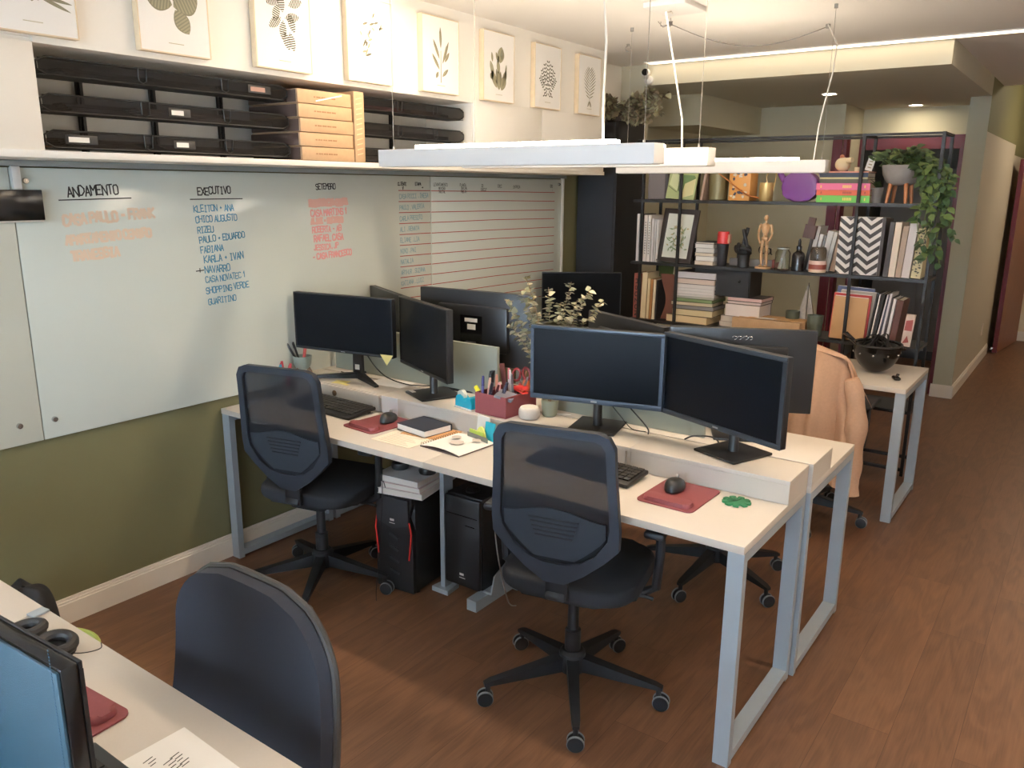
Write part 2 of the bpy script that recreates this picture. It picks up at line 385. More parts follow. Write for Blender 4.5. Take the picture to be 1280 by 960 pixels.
# security camera on the beam corner
t = thing('security_camera', 'small white security camera with a black lens on the beam corner', 'camera', (.335, 3.51, 2.5))
obj('mount', MB().lathe([(.032, 0), (.034, .01), (.03, .02), (.012, .028)], 20, M=Matrix.Translation((.005, 0, .0)) @ RX90), BONE, t)
obj('body', MB().sph((0, -.05, .045), .032, n=20).tube([(0, -.02, .01), (0, -.045, .03)], .012, 8), BONE, t)
obj('lens', MB().lathe([(.0, 0), (.022, .001), (.024, .012), (.0, .0121)], 20, c=(0, 0, 0), M=Matrix.Translation((.006, -.071, .047)) @ Matrix.Rotation(R(-12), 4, 'X') @ Matrix.Rotation(R(15), 4, 'Z') @ RX90), BLACKG, t)

# ------------------------------------------------------------------ glass boards
def lettering(parent, name, m, lines, x=.0062):
    for (txt, y, z, h, slope, r) in lines:
        b = MB()
        U = Vector((0, math.cos(slope), math.sin(slope))); V = Vector((0, -math.sin(slope), math.cos(slope)))
        strokes(b, txt, (x, y, z), U, V, h, r)
        obj(name, b, m, parent, smooth=None, normals=False)
def line(b, y0, z0, y1, z1, r=.002, x=.0062):
    a = Vector((x, y0, z0)); c = Vector((x, y1, z1)); d = (c-a).normalized(); s = Vector((0, -d.z, d.y))*r
    b.face((a-s, c-s, c+s, a+s))
def board(label, y0, y1, studs):
    t = thing('glass_board', label, 'whiteboard', (0, 0, 0))
    obj('glass', MB().bx(-.004, .0055, y0, y1, .785, 1.795, .0012), GLASSB, t)
    for (y, z) in studs:
        obj('standoff', MB().lathe([(.0, 0), (.011, 0), (.011, .008), (.009, .011), (.0, .0112)], 18, M=Matrix.Translation((.0055, y, z)) @ Matrix.Rotation(R(90), 4, 'Y')), CHROME, t)
    return t
board('blank glass writing board by the wall tablet, cut off at the photo edge', -2.4, -.777, [(-.857, .86), (-.86, 1.749)])
gb = board('long glass writing board with handwritten lists headed ANDAMENTO and EXECUTIVO', -.773, 1.472, [(-.724, 1.749), (-.73, .858)])
gc = board('glass writing board ruled with red lines into a table', 1.476, 2.88, [(2.84, 1.76)])
lettering(gb, 'heading', MARK_K, [('ANDAMENTO', -.578, 1.692, .036, .06, .0026), ('EXECUTIVO', -.030, 1.697, .03, .04, .0026), ('SETEMBRO', .625, 1.722, .026, .03, .0024), ('CLIENTE', 1.205, 1.745, .016, 0, .0018), ('v', 1.24, 1.722, .018, 0, .002), ('ETAPA', 1.345, 1.745, .016, 0, .0018), ('>', 1.40, 1.725, .018, 0, .002)])
for seg in ([(-.615, 1.680, -.33, 1.686)], [(-.07, 1.679, .195, 1.68)], [(-.07, 1.374, -.03, 1.376), (-.05, 1.367, -.05, 1.386)]):
    b = MB()
    for q in seg: line(b, *q, .0022)
    obj('underline', b, MARK_K, gb, smooth=None, normals=False)
lettering(gb, 'blue_list_line', MARK_B, [('KLEITON + ANA', -.055, 1.625, .027, .02, .0021), ('CHICO AUGUSTO', -.05, 1.580, .027, .03, .0021), ('RIZEU', -.045, 1.535, .026, .03, .0021), ('PAULO + EDUARDO', -.04, 1.492, .027, .06, .0021), ('FABIANA', -.038, 1.45, .027, .04, .0021), ('KARLA + IVAN', -.025, 1.405, .03, .05, .0023), ('NAVARRO', -.025, 1.360, .03, .03, .0023), ('CASA NOVATEC 1', -.025, 1.318, .026, .05, .002), ('SHOPPING VERDE', -.027, 1.27, .027, .05, .0021), ('GUARITINO', -.02, 1.222, .026, .03, .0021)])
lettering(gb, 'orange_list_line', MARK_O, [('CASA PAULO - FRANK', -.605, 1.588, .036, .06, .0055), ('APARTAMENTO CENTRO', -.605, 1.515, .032, .05, .0055), ('TRAVESSIA', -.59, 1.455, .034, .05, .0055)])
lettering(gb, 'pink_list_line', MARK_P, [('CASA MARTINS 1', .585, 1.592, .03, .03, .0036), ('ROBERTA - AB', .59, 1.512, .028, .02, .0032), ('RAFAEL CASA', .598, 1.468, .03, .02, .0036), ('JESSICA. JP', .595, 1.425, .026, .04, .003), ('- CASA FRANCESCO', .585, 1.378, .028, .05, .0036)])
lettering(gb, 'struck_list_line', MARK_PF, [('RESIDENCIA COSTA', .58, 1.642, .026, .02, .0075), ('ALINE - RICARDO', .585, 1.556, .024, .02, .006)])
ROWS = [1.717-.0598*i for i in range(13)]
for k, z in enumerate(ROWS):
    if z < 1.0: break
    b = MB(); line(b, 1.208, z, 1.471, z-.001, .0022); obj('red_rule', b, MARK_R, gb, smooth=None, normals=False)
lettering(gb, 'client_name', MARK_BF, [(n, 1.215, ROWS[i]-.045, .024, .03, .002) for i, n in enumerate(('CASA RICCI . INESA', 'PAULO . VALERIA', 'CARLA PRESOTO', 'ALI . RENATA', 'ELIANE . LIA', 'NINO . PAI', 'NATALIA', 'ARTHUR . SUZANA', 'KATIANA . LUIZ'))])
for k, z in enumerate(ROWS):
    if z < .85: break
    b = MB(); line(b, 1.478, z-.002, 2.1, z-.006+.004*(k % 2), .0022); line(b, 2.1, z-.006+.004*(k % 2), 2.79, z-.013, .0022); obj('red_rule', b, MARK_R, gc, smooth=None, normals=False)
lettering(gc, 'heading', MARK_K, [('LEVANTAMENTO', 1.50, 1.742, .017, -.01, .0011), ('MEDIDAS', 1.545, 1.722, .014, 0, .0011), ('INICIAL', 1.545, 1.703, .014, 0, .0011), ('PLANTA', 1.74, 1.742, .016, 0, .0011), ('INICIAL', 1.75, 1.724, .014, 0, .0011), ('PRELIM', 1.75, 1.704, .014, 0, .0011), ('3D', 1.95, 1.738, .017, 0, .0011), ('EXECUT', 1.945, 1.715, .016, 0, .0011), ('EXEC', 2.12, 1.735, .018, 0, .0011), ('ENTREGA', 2.29, 1.732, .018, 0, .0011), ('OBS', 2.73, 1.738, .018, 0, .0013), (':', 2.755, 1.712, .016, 0, .0013)])
obj('edge_strip', MB().bx(-.006, .012, 2.881, 2.905, .785, 1.8, .001), mat('white_aluminium', (226, 226, 222), .35), gc)
# wall-mounted tablet and its cable cover
t = thing('wall_tablet', 'black screened wall tablet with white back, at the edge of the glass boards', 'tablet', (.02, -.80, 1.61))
obj('case', MB().bx(-.013, .010, -.13, .117, -.006, .108, .004), mat('tablet_white', (222, 216, 206), .5), t)
obj('screen', MB().bx(.010, .016, -.13, .117, 0, .108, .003), BLACKG, t)
single('cable_cover', MB().bx(.0056, .022, -.772, -.742, 1.719, 1.80, .003), mat('white_aluminium', (226, 226, 222), .35), 'short white cable cover running up from the wall tablet', 'cable cover')

# ------------------------------------------------------------------ wall cabinet with open niche
t = thing('wall_cabinet', 'long white wall cabinet with an open niche above the glass boards', 'cabinet', (0, 0, 1.82))
obj('bottom_board', MB().bx(XW, .36, -2.6, 2.86, .002, .025, .001), WHITE, t)
obj('top_rail', MB().bx(XW, .03, -2.6, 2.905, -.02, .001), mat('grey_aluminium', (150, 158, 160), .4, metal=.3), t)
obj('back_panel', MB().bx(XW, .01, -.80, 1.44, .025, .37), NICHE, t)
obj('carcass', MB().bx(XW, .335, -2.6, -.80, .025, .37), WHITE, t); obj('carcass', MB().bx(XW, .335, 1.44, 2.86, .025, .37), WHITE, t)
obj('door', MB().bx(.335, .353, -1.75, -.803, .015, .355, .001), WHITE, t)
obj('door', MB().bx(.335, .351, 1.442, 2.098, .026, .37, .001), WHITE, t)
obj('door', MB().bx(.335, .351, 2.101, 2.86, .026, .37, .001), WHITE, t)
obj('niche_lid', MB().bx(.01, .349, -.80, 1.44, .355, .37), WHITE, t)
# mesh wall racks in the niche
MESHF = mesh_fabric('black_wire_mesh', (30, 27, 26), .58)
def rack(label, y0, y1, studs, docs):
    t = thing('wall_file_rack', label, 'file rack', (.30, 0, 1.85))
    for yy in studs: obj('upright', MB().bx(-.285, -.272, yy-.012, yy+.012, .005, .30).bx(-.272, -.262, yy-.004, yy+.004, .006, .30), BLACKM, t)
    for k in range(3):
        z = .008+k*.115
        fr = [(0, y0+.03, z+.055), (0, y0, z+.04), (0, y0, z+.015), (0, y0+.03, z), (0, y1-.03, z), (0, y1, z+.015), (0, y1, z+.04), (0, y1-.03, z+.055)]
        o = obj('basket', MB().tube(fr, .0035, 6, closed=True).bx(-.11, 0, y0, y1, z-.002, z).bx(-.11, -.107, y0, y1, z, z+.03), BLACKM, t)
        obj('mesh_front', MB().bx(-.001, .001, y0+.006, y1-.006, z+.003, z+.052), MESHF, o)
        for j in range(2):
            ym = y0+(y1-y0)*(.36+.34*j)
            obj('clip', MB().tube([(.004, ym-.016, z+.056), (.004, ym-.014, z+.012), (.004, ym, z+.004), (.004, ym+.014, z+.012), (.004, ym+.016, z+.056)], .0028, 6), BLACKM, o)
    return t
ra = rack('long black wire mesh file rack at the left end of the wall niche', -.775, .235, (-.50, -.21, .10), None)
rb = rack('shorter black wire mesh file rack right of the kraft boxes in the niche', .64, 1.415, (.80, 1.15), None)
# papers lying in the racks
docs = [(-.74, -.42, 0, .03, (128, 100, 78)), (-.36, .1, 0, .02, (92, 74, 66)), (-.7, -.46, 1, .03, (116, 98, 90)), (-.44, -.05, 1, .034, (186, 166, 158)), (-.7, -.1, 2, .024, (96, 86, 80)), (.66, 1.0, 0, .02, (196, 190, 184)), (.66, 1.2, 1, .028, (120, 116, 120)), (.68, .98, 2, .02, (186, 90, 92)), (1.0, 1.25, 2, .022, (150, 112, 88))]
dl = ['tan bundle of papers in the bottom tier of the long file rack, near its end', 'brown bundle of papers along the bottom tier of the long file rack', 'brown grey papers in the middle tier of the long file rack, near the cabinet door', 'pale rolled drawings in the middle tier of the long file rack', 'dark papers along the top tier of the long file rack', 'white papers in the bottom tier of the short file rack', 'grey papers in the middle tier of the short file rack', 'red folder in the top tier of the short file rack', 'tan papers at the far end of the top tier of the short file rack']
for (a, c, k, h, col), lb in zip(docs, dl):
    b = MB()
    for q in range(5): b.bx(.205+.004*q, .292-.003*(q % 3), a+.01*((q*7) % 4), c-.012*((q*5) % 4), 1.8605+k*.115+h*q/5, 1.8605+k*.115+h*(q+.85)/5)
    single('paper_bundle', b, mat('doc_%d' % (col[0]*7+col[1]), col, .8), lb, 'papers', group='papers in the wall racks')
for (y, z, w, lb) in ((-.70, 1.885, .07, 'white label tag nearest the cabinet door on the bottom rack basket'), (-.30, 1.885, .05, 'white label tag in the middle of the bottom rack basket'), (-.31, 2.0, .05, 'white label tag on the middle rack basket'),(.05, 2.118, .07, 'pinkish label tag on the top rack basket')):
    t = thing('label_tag', lb, 'label', (.302, y, z), 0, 'label tags on the file rack')
    obj('holder', MB().bx(0, .003, -.012, w+.03, -.014, .016, .001), BLACKP, t); obj('card', MB().bx(.003, .004, 0, w, -.008, .009), PAPER if z < 2.1 else mat('pink_card', (178, 140, 126), .8), t)
# kraft boxes
for k in range(5):
    lb = ['lowest kraft box of the stack in the wall niche', 'second kraft box from the bottom of the stack in the wall niche', 'middle kraft box of the stack in the wall niche', 'fourth kraft box from the bottom of the stack in the wall niche', 'topmost kraft box of the stack in the wall niche, with a strip of clear tape'][k]
    t = thing('kraft_box', lb, 'box', (.36, .40, 1.8455+k*.0585), 0, 'kraft boxes in the wall niche')
    dy = (.004, -.002, .003, -.004, -.006)[k]
    obj('sleeve', MB().bx(-.012, 0, -.152+dy, .150+dy, .0012, .0565, .001).bx(-.33, -.012, -.148+dy, .150+dy, .054, .0565).bx(-.33, -.012, -.148+dy, .15+dy, .0012, .004), KRAFT, t)
    obj('dark_body', MB().bx(-.332, -.012, -.152+dy, .150+dy, .0045, .0535, .001), KRAFTD, t)  # dark brown body behind the kraft front, between its top and bottom sheets
    b = MB()
    for q in range(9): b.bx(0, .0006, -.07+q*.014, -.061+q*.014+.003*(q % 2), .026, .032)
    obj('print', b, mat('kraft_print', (150, 112, 78), .8), t)
    if k == 4: obj('tape', MB().face(((.0008, -.06, .010), (.0008, .09, .044), (.0008, .09, .050), (.0008, -.06, .016))), PAPER, t, normals=False, smooth=None)
t = thing('kraft_box', 'kraft box standing upright beside the stack in the wall niche', 'box', (.36, .593, 1.8455), 0, 'kraft boxes in the wall niche')
obj('carton', MB().bx(-.3, 0, -.032, .030, .0005, .308, .001), KRAFT, t)
b = MB()
for q in range(12): b.face(((.0008, -.02, .03+q*.022), (.0008, .016, .038+q*.022), (.0008, .016, .043+q*.022), (.0008, -.02, .035+q*.022)))
obj('tape_crinkle', b, mat('tape_sheen', (222, 186, 142), .3), t, normals=False, smooth=None)

# ------------------------------------------------------------------ eight framed botanical prints
INK = [mat('ink_olive', (134, 128, 104), .8), mat('ink_sage', (158, 152, 124), .8), mat('ink_dark', (92, 88, 70), .8), mat('ink_pale', (188, 178, 150), .8)]
def leaf2(b, u, v, ang, L, W, n=10, x=.0012, stripes=0):
    ca, sa = math.cos(ang), math.sin(ang); up = []; dn = []
    for i in range(n+1):
        t = i/n; w = W/2*math.sin(PI*t)**.75
        up.append((x, u+ca*t*L-sa*w, v+sa*t*L+ca*w)); dn.append((x, u+ca*t*L+sa*w, v+sa*t*L-ca*w))
    if not stripes: b.face(up+dn[-2:0:-1])
    else:
        for i in range(0, n):
            f = .55
            a0, a1, d0, d1 = Vector(up[i]), Vector(up[i+1]), Vector(dn[i]), Vector(dn[i+1])
            b.face((a0, a0+(a1-a0)*f, d0+(d1-d0)*f, d0))
def picture(y, label, kind):
    t = thing('framed_print', label, 'picture', (.352, y, 2.195), 0, None)
    W, H, F = .28, .355, .004
    obj('frame', MB().bx(0, .03, -W/2, -W/2+F, 0, H).bx(0, .03, W/2-F, W/2, 0, H).bx(0, .03, -W/2+F, W/2-F, 0, F).bx(0, .03, -W/2+F, W/2-F, H-F, H), WOODL, t)
    p = obj('paper', MB().bx(.002, .0285, -W/2+F, W/2-F, F, H-F), PAPER, t)
    b = MB(); c = MB(); x = .0290; x2 = .0296; rnd = random.Random(kind*13+5)
    b.X = c.X = Matrix.Translation((0, 0, 0))
    if kind == 0:
        for a in range(7): leaf2(b, -.0, .15, R(-130+a*22), .055, .04, x=x+a*.00005)
        for a in range(7): leaf2(b, -.0, .16, R(20+a*24), .11, .06, x=x)
        for a in range(5): leaf2(c, .01, .12, R(-20+a*12), .12, .012, x=x2)
    elif kind == 1:
        for (u, v, a, L, W2) in ((-.005, .165, 168, .105, .075), (0, .16, 26, .11, .095), (.005, .15, -56, .09, .062), (0, .18, 75, .11, .08), (-.01, .19, 125, .11, .08)): leaf2(b, u, v, R(a), L, W2, x=x+.0003*(a+100)/300)
        for (u, v, a, L, W2) in ((-.005, .165, 168, .105, .075), (0, .16, 26, .11, .095), (.005, .15, -56, .09, .062)): leaf2(c, u, v, R(a), L, W2*.86, x=x2+.0008, stripes=1, n=9)
    elif kind == 2:
        for (u, v, a) in ((-.01, .27, 200), (-.01, .29, 140), (.02, .28, 60), (.03, .25, 20), (-.02, .25, 250), (.01, .2, 10), (.03, .22, -70), (-.01, .2, 215), (0, .19, -95), (.0, .15, -70), (.03, .15, -75), (0, .22, 100), (.05, .28, 40)): leaf2(b, u, v, R(a), .075, .036, x=x, stripes=1, n=9)
    elif kind == 3:
        for q in range(18): leaf2(b if q % 2 else c, rnd.uniform(-.06, .06), rnd.uniform(.11, .28), R(rnd.choice((60, 120, 20, 150))), rnd.uniform(.025, .045), .011, x=x)
    elif kind == 4:
        for (u, v, a, L) in ((0, .21, 92, .1), (-.01, .16, 118, .1), (.012, .14, 66, .12), (-.01, .11, 128, .09), (.03, .15, 55, .06), (.01, .08, 40, .06), (-.02, .1, 240, .035)): leaf2(b, u, v, R(a), L, .018, x=x); leaf2(c, u, v, R(a+6), L*.8, .007, x=x2)
        c.face(((x, -.003, .05), (x, .003, .05), (x, .002, .2), (x, -.002, .2)))
    elif kind == 5:
        for (u, v, a, L, W2) in ((0, .06, 95, .1, .05), (.0, .14, 100, .08, .03), (-.02, .07, 118, .1, .04), (.02, .06, 66, .09, .05), (-.05, .13, 112, .08, .03), (.04, .1, 70, .07, .035), (.01, .2, 82, .085, .06), (-.06, .2, 98, .05, .018), (.055, .13, 80, .07, .016), (-.05, .12, 150, .035, .035), (0, .2, 120, .06, .025)): leaf2(b, u, v, R(a), L, W2, x=x)
        for (u, v, a, L, W2) in ((.012, .08, 90, .08, .02), (-.012, .09, 100, .08, .018), (.03, .08, 70, .06, .02), (.02, .215, 82, .06, .03)): leaf2(c, u, v, R(a), L, W2, x=x2)
    elif kind == 6:
        for br in range(-3, 4):
            a0 = R(90-br*17); L = .215-.012*abs(br)
            for q in range(2, 10):
                t2 = q/10*L; u = t2*math.cos(a0)*.62; v = .065+t2*math.sin(a0)+(-.012*abs(br) if q < 5 else 0)
                if q < 4 and br % 2: continue
                for s in (-1, 1): leaf2(b, u, v, a0+s*1.0, .019, .0085, n=6, x=x)
    else:
        c.face(((x2, -.0015, .05), (x2, .0015, .05), (x2, .001, .27), (x2, -.001, .27)))
        for q in range(11):
            v = .10+q*.0165; L = .092*math.sin(PI*(q+2.6)/14.5)
            for s in (-1, 1): leaf2(b, 0, v, PI/2-s*R(66-q*2.2), L, .0062, x=x)
        for s in (-1, 1): leaf2(b, 0, .085, PI/2-s*R(150), .045, .012, x=x)
    obj('plant_drawing', b, INK[(1, 0, 2, 0, 0, 1, 2, 0)[kind]], t, smooth=None, normals=False)
    if len(c.bm.verts): obj('plant_detail', c, INK[(0, 1, 1, 2, 1, 0, 2, 2)[kind]], t, smooth=None, normals=False)
    q = MB().bx(.0285, .0289, -.03, .03, .035, .0375); obj('caption_line', q, INK[3], t)
for k, lb in enumerate(('framed print of a spiky pale plant, cut off at the photo edge', 'framed print of large rounded veined leaves', 'framed print of striped oval leaves on a branching stem', 'framed print of a faint sprig of scattered thin leaflets', 'framed print of upright feathery spikes', 'framed print of a paddle cactus', 'framed print of a bushy fern with dense small leaflets', 'framed print of a single palm frond')):
    picture(-.80+.4855*k+(.0 if k else -.005), lb, k)
# ------------------------------------------------------------------ tall black cabinet
t = thing('tall_cabinet', 'tall matt black cabinet at the far end of the glass boards', 'cabinet', (.006, 3.10, 0))
BLK = mat('black_laminate', (33, 34, 37), .55)
obj('carcass', MB().bx(0, .30, .02, .395, .0, 2.19), BLK, t)
obj('side_panel', MB().bx(.30, .32, 0, .405, 0, 2.195), mat('black_laminate_side', (27, 25, 25), .6), t)
obj('front_panel', MB().bx(0, .298, 0, .018, .02, 2.185), BLK, t)

# ------------------------------------------------------------------ desks
def tube_frame(x0, x1, y0, y1, h=.715):
    w = .03
    b = MB().bx(x0, x1, y0, y0+w, 0, h).bx(x0, x1, y1-w, y1, 0, h).bx(x0, x1, y0+w, y1-w, .012, .042).bx(x0, x1, y0+w, y1-w, h-.03, h)
    return b
def desk(name, label, x0, x1, dep, y, flip, seams, rseams=None, mid=None, group=None, rdep=.205, drawer=False, wires=()):
    t = thing(name, label, 'desk', (0, y, 0), 0, group)
    sg = -1 if flip else 1                        # local +y runs from the sitter's edge to the back edge
    def bx(mb, xa, xb, ya, yb, za, zb, bev=0.): return mb.bx(xa, xb, *(sorted((sg*ya, sg*yb))), za, zb, bev)
    xs = [x0]+list(seams)+[x1]
    for a, c in zip(xs, xs[1:]): obj('worktop', bx(MB(), a+.0006, c-.0006, 0, dep, .715, .74, .0012), LAM, t)
    if rseams is not None:
        rs = [x0]+list(rseams)+[x1]
        for k, (a, c) in enumerate(zip(rs, rs[1:])):
            m = MB(); y0 = dep-rdep
            bx(m, a+.0005, c-.0005, y0+(.012 if drawer and k == 0 else 0), dep, .807, .822, .0008)
            bx(m, a+.0005, c-.0005, dep-.015, dep-.001, .7405, .807)
            bx(m, a+.0005, a+.0155, y0+.016, dep-.015, .7405, .807); bx(m, c-.0155, c-.0005, y0+(.016 if c != x1 else .0), dep-.015, .7405, .807)
            if not (drawer and k == 0): bx(m, a+.0155 if a > x0 else a+.0005, c-.0155, y0, y0+.015, .7405, .8068)
            obj('riser', m, LAM, t)
            if drawer and k == 0:
                d = obj('drawer', bx(MB(), a+.004, c-.006, y0-.002, y0+.014, .744, .817, .001), LAM, t)
                kh = MB().lathe([(.0, 0), (.014, 0), (.014, .003), (.010, .005), (.0, .005)], 20, M=Matrix.Translation((.335, sg*(y0-.0022), .785)) @ RX90)
                obj('lock', kh, mat('worn_brass', (120, 96, 72), .35, metal=.8), d)
    for x in (x0, x1-.05): obj('leg_frame', tube_frame(x, x+.05, *sorted((sg*.004, sg*(dep-.004)))), STEEL, t)
    for x in (mid or ()): obj('leg_frame', MB().bx(x-.025, x+.025, *sorted((sg*.28, sg*(dep-.02))), 0, .05).bx(x+.022, x+.052, *sorted((sg*(dep-.06), sg*(dep-.02))), 0, .715), STEEL, t)
    m = MB(); bx(m, x0+.05, x1-.05, .30, .33, .685, .715); bx(m, x0+.05, x1-.05, dep-.08, dep-.05, .685, .715); obj('rail', m, STEEL, t)
    return t
desk('office_desk', 'long white desk with grey steel legs nearest the green wall and front mesh chairs', 0.003, 2.48, .6, 0, False, (1.24,), (.632, 1.896), (1.25,), drawer=True)
desk('office_desk', 'white desk backed against the front desk, mostly hidden behind its monitors', .003, 2.492, .6, 1.212, True, (1.24,), (1.24,), (1.25,), rdep=.24)
desk('office_desk', 'white desk in front of the bookcase with the upturned black helmet on it', 0.003, 2.475, .655, 2.337, False, (1.24,))
desk('office_desk', 'white desk corner in the near foreground under the headphones', 1.2445, 2.48, .6, -1.350, True, (), ())
desk('office_desk', 'white desk between the green wall and the headphones desk, at the left photo edge', .003, 1.2435, .6, -1.350, True, (), ())

# dividers between the two desk rows
for k, (x0, x1, lb) in enumerate(((.05, 1.095, 'grey green divider screen behind the left pair of front monitors'), (1.36, 2.07, 'grey green divider screen behind the right pair of front monitors'))):
    t = thing('desk_divider', lb, 'divider', (0, .672, .822), 0, 'divider screens between the desks')
    obj('panel', MB().bx(x0, x1, -.009, .009, .001, .232, .002), mat('divider_green_grey', (150, 155, 142), .55), t)

# ------------------------------------------------------------------ monitors
def monitor(label, cx, cy, yaw, w, zb, zt, z0=.823, kind='plate', off=.09, group='desk monitors', bezel=.012, chin=.018, bcol=(34, 40, 48), back='plain', tag=False):
    a = R(yaw); base = (cx-off*math.sin(a), cy+off*math.cos(a), z0)
    t = thing('monitor', label, 'monitor', base, a, group)
    h = zt-zb; zb = zb-z0; zt = zt-z0; y = -off
    BZ = mat('bezel_%d_%d_%d' % bcol, bcol, .4)
    obj('casing', MB().bx(-w/2, w/2, y-.004, y+(.022 if back != 'blue' else .020), zb, zt, .004).box((0, y+(.032 if back != 'blue' else .005), (zb+zt)/2), (w*.62, .026, h*.62), bev=.01), BLACKP if back != 'blue' else BLACKG, t)
    fr = MB().bx(-w/2, w/2, y-.010, y-.004, zb, zb+chin, .0015).bx(-w/2, w/2, y-.010, y-.004, zt-bezel, zt, .0015).bx(-w/2, -w/2+bezel, y-.010, y-.004, zb+chin, zt-bezel).bx(w/2-bezel, w/2, y-.010, y-.004, zb+chin, zt-bezel)
    f = obj('bezel', fr, BZ, t)
    obj('badge', MB().bx(-.012, .012, y-.0108, y-.010, zb+chin*.35, zb+chin*.65), mat('badge_grey', (150, 150, 150), .4), f)
    obj('screen', MB().bx(-w/2+bezel, w/2-bezel, y-.0065, y-.0045, zb+chin, zt-bezel), SCREEN, t)
    if kind == 'plate':
        obj('stand_neck', MB().lathe([(.020, 0), (.018, .02), (.017, zb+.08)], 20, c=(0, 0, .010)).bx(-.03, .03, -off+.02, .012, zb+.05, zb+.11, .006), BLACKP, t)
        q = obj('stand_base', MB().box((0, 0, .005), (.19, .20, .010), bev=.004), BLACKP, t)
        if tag: obj('base_tag', MB().box((-.07, -.075, .0104), (.045, .02, .0008)), PAPER, q)
    elif kind == 'vee':
        v = MB()
        for s, ex in ((-1, .235), (1, .19)):
            d = Vector((s*ex, -.12, 0)); n = Vector((-d.y, d.x, 0)).normalized()
            w0, w1 = .017, .010
            P0 = Vector((0, .0, 0)); P1 = d
            v.bm.verts.ensure_lookup_table()
            A = [P0-n*w0, P0+n*w0, P0+n*w0+Vector((0, 0, .03)), P0-n*w0+Vector((0, 0, .03))]
            B = [P1-n*w1, P1+n*w1, P1+n*w1+Vector((0, 0, .008)), P1-n*w1+Vector((0, 0, .008))]
            va = [v.bm.verts.new(p) for p in A]; vb = [v.bm.verts.new(p) for p in B]
            v.bridge(va, vb); v.bm.faces.new(va[::-1]); v.bm.faces.new(vb)
        obj('stand_base', v, BLACKP, t)
        k = obj('stand_neck', MB().prism([(-.028, 0), (.028, 0), (.022, zb+.1), (-.022, zb+.1)], 0, .02, M=Matrix.Translation((0, .005, 0)) @ RX90).bx(-.03, .03, -off+.02, .0, zb+.03, zb+.12, .005), BLACKP, t)
        obj('sticker', MB().bx(-.013, .013, -.0165, -.0155, .045, .07), PAPER, k)
    if back == 'label':
        q = obj('rear_plate', MB().bx(-.06, .06, y+.045, y+.048, (zb+zt)/2-.09, (zb+zt)/2+.06), BLACKG, t)
        obj('rear_sticker', MB().bx(-.035, .035, y+.048, y+.0486, (zb+zt)/2+.03, (zb+zt)/2+.048).bx(-.025, .02, y+.048, y+.0486, (zb+zt)/2-.005, (zb+zt)/2+.02), PAPER, q)
    if back == 'logo':
        q = MB()
        q.X = Matrix.Translation((0, y+.0225, zt-.035)) @ RX90
        for xx, r in ((-.028, .008), (-.01, .009), (.012, .008), (.03, .008)): q.tube([(xx+r*math.cos(i*PI/6), r*math.sin(i*PI/6)*.8, 0) for i in range(10)], .0012, 5)
        obj('rear_logo', q, CHROME, t)
    if back == 'blue':
        obj('back_cover', MB().bx(-w/2+.003, w/2-.003, y+.018, y+.0245, zb+.003, zt-.004, .004), mat('teal_blue_plastic', (29, 57, 70), .5, noise=.03, nscale=900, bump=.3), t)
        for s in (-1, 1):
            q = MB()
            for i in range(60): q.bx(s*(w/2-.014)-.0012, s*(w/2-.014)+.0012, y+.0244, y+.0250, zb+.02+i*.0049, zb+.0225+i*.0049)
            obj('edge_perforation', q, mat('perforation_dark', (26, 62, 84), .6), t)
    return t
monitor('slim monitor on a V-shaped stand with a white sticker, nearest the green pencil cup', .335, .465, 9, .575, .968, 1.243, kind='vee', bezel=.006, chin=.012, bcol=(20, 22, 26), off=.11)
monitor('monitor swivelled away on a square stand with a tag, beside the V-stand monitor', .81, .50, -24, .51, .932, 1.247, bezel=.006, chin=.014, bcol=(30, 31, 32), off=.045, tag=True)
monitor('monitor with blue-grey bezel behind the central mesh chair, eucalyptus above it', 1.685, .50, 13, .525, .93, 1.222, bezel=.013, chin=.020, bcol=(46, 58, 72), off=.05)
monitor('swivelled monitor at the free end of the front desk, nearest the green coaster', 2.19, .478, -21, .55, .925, 1.230, bezel=.016, chin=.018, bcol=(40, 46, 52), off=.09)
monitor('brownish back of a monitor just showing behind the swivelled left monitor', .262, .85, 180-27, .50, .93, 1.222, bcol=(30, 31, 32), off=.07)
monitor('large monitor seen from behind with white stickers on its rear plate', .86, .815, 180+5, .62, .93, 1.272, back='label', off=.06)
monitor('monitor turned away behind the eucalyptus, only its slanted top edge showing', 1.62, .875, 180-25, .52, .92, 1.212, off=.06)
monitor('monitor seen from behind with a ring logo, beside the draped beige jacket', 2.122, .85, 180+26, .543, .905, 1.226, back='logo', off=.06)
monitor('monitor on the far desk facing the room, in front of the tall black cabinet', .30, 2.70, 36, .55, .83, 1.172, z0=.741, bezel=.006, chin=.012, bcol=(24, 26, 30), off=.09)
monitor('blue backed monitor with black rim at the near left photo corner', 1.893, -1.712, 180+3, .54, .84, 1.123, back='blue', off=.055, bcol=(20, 20, 22))

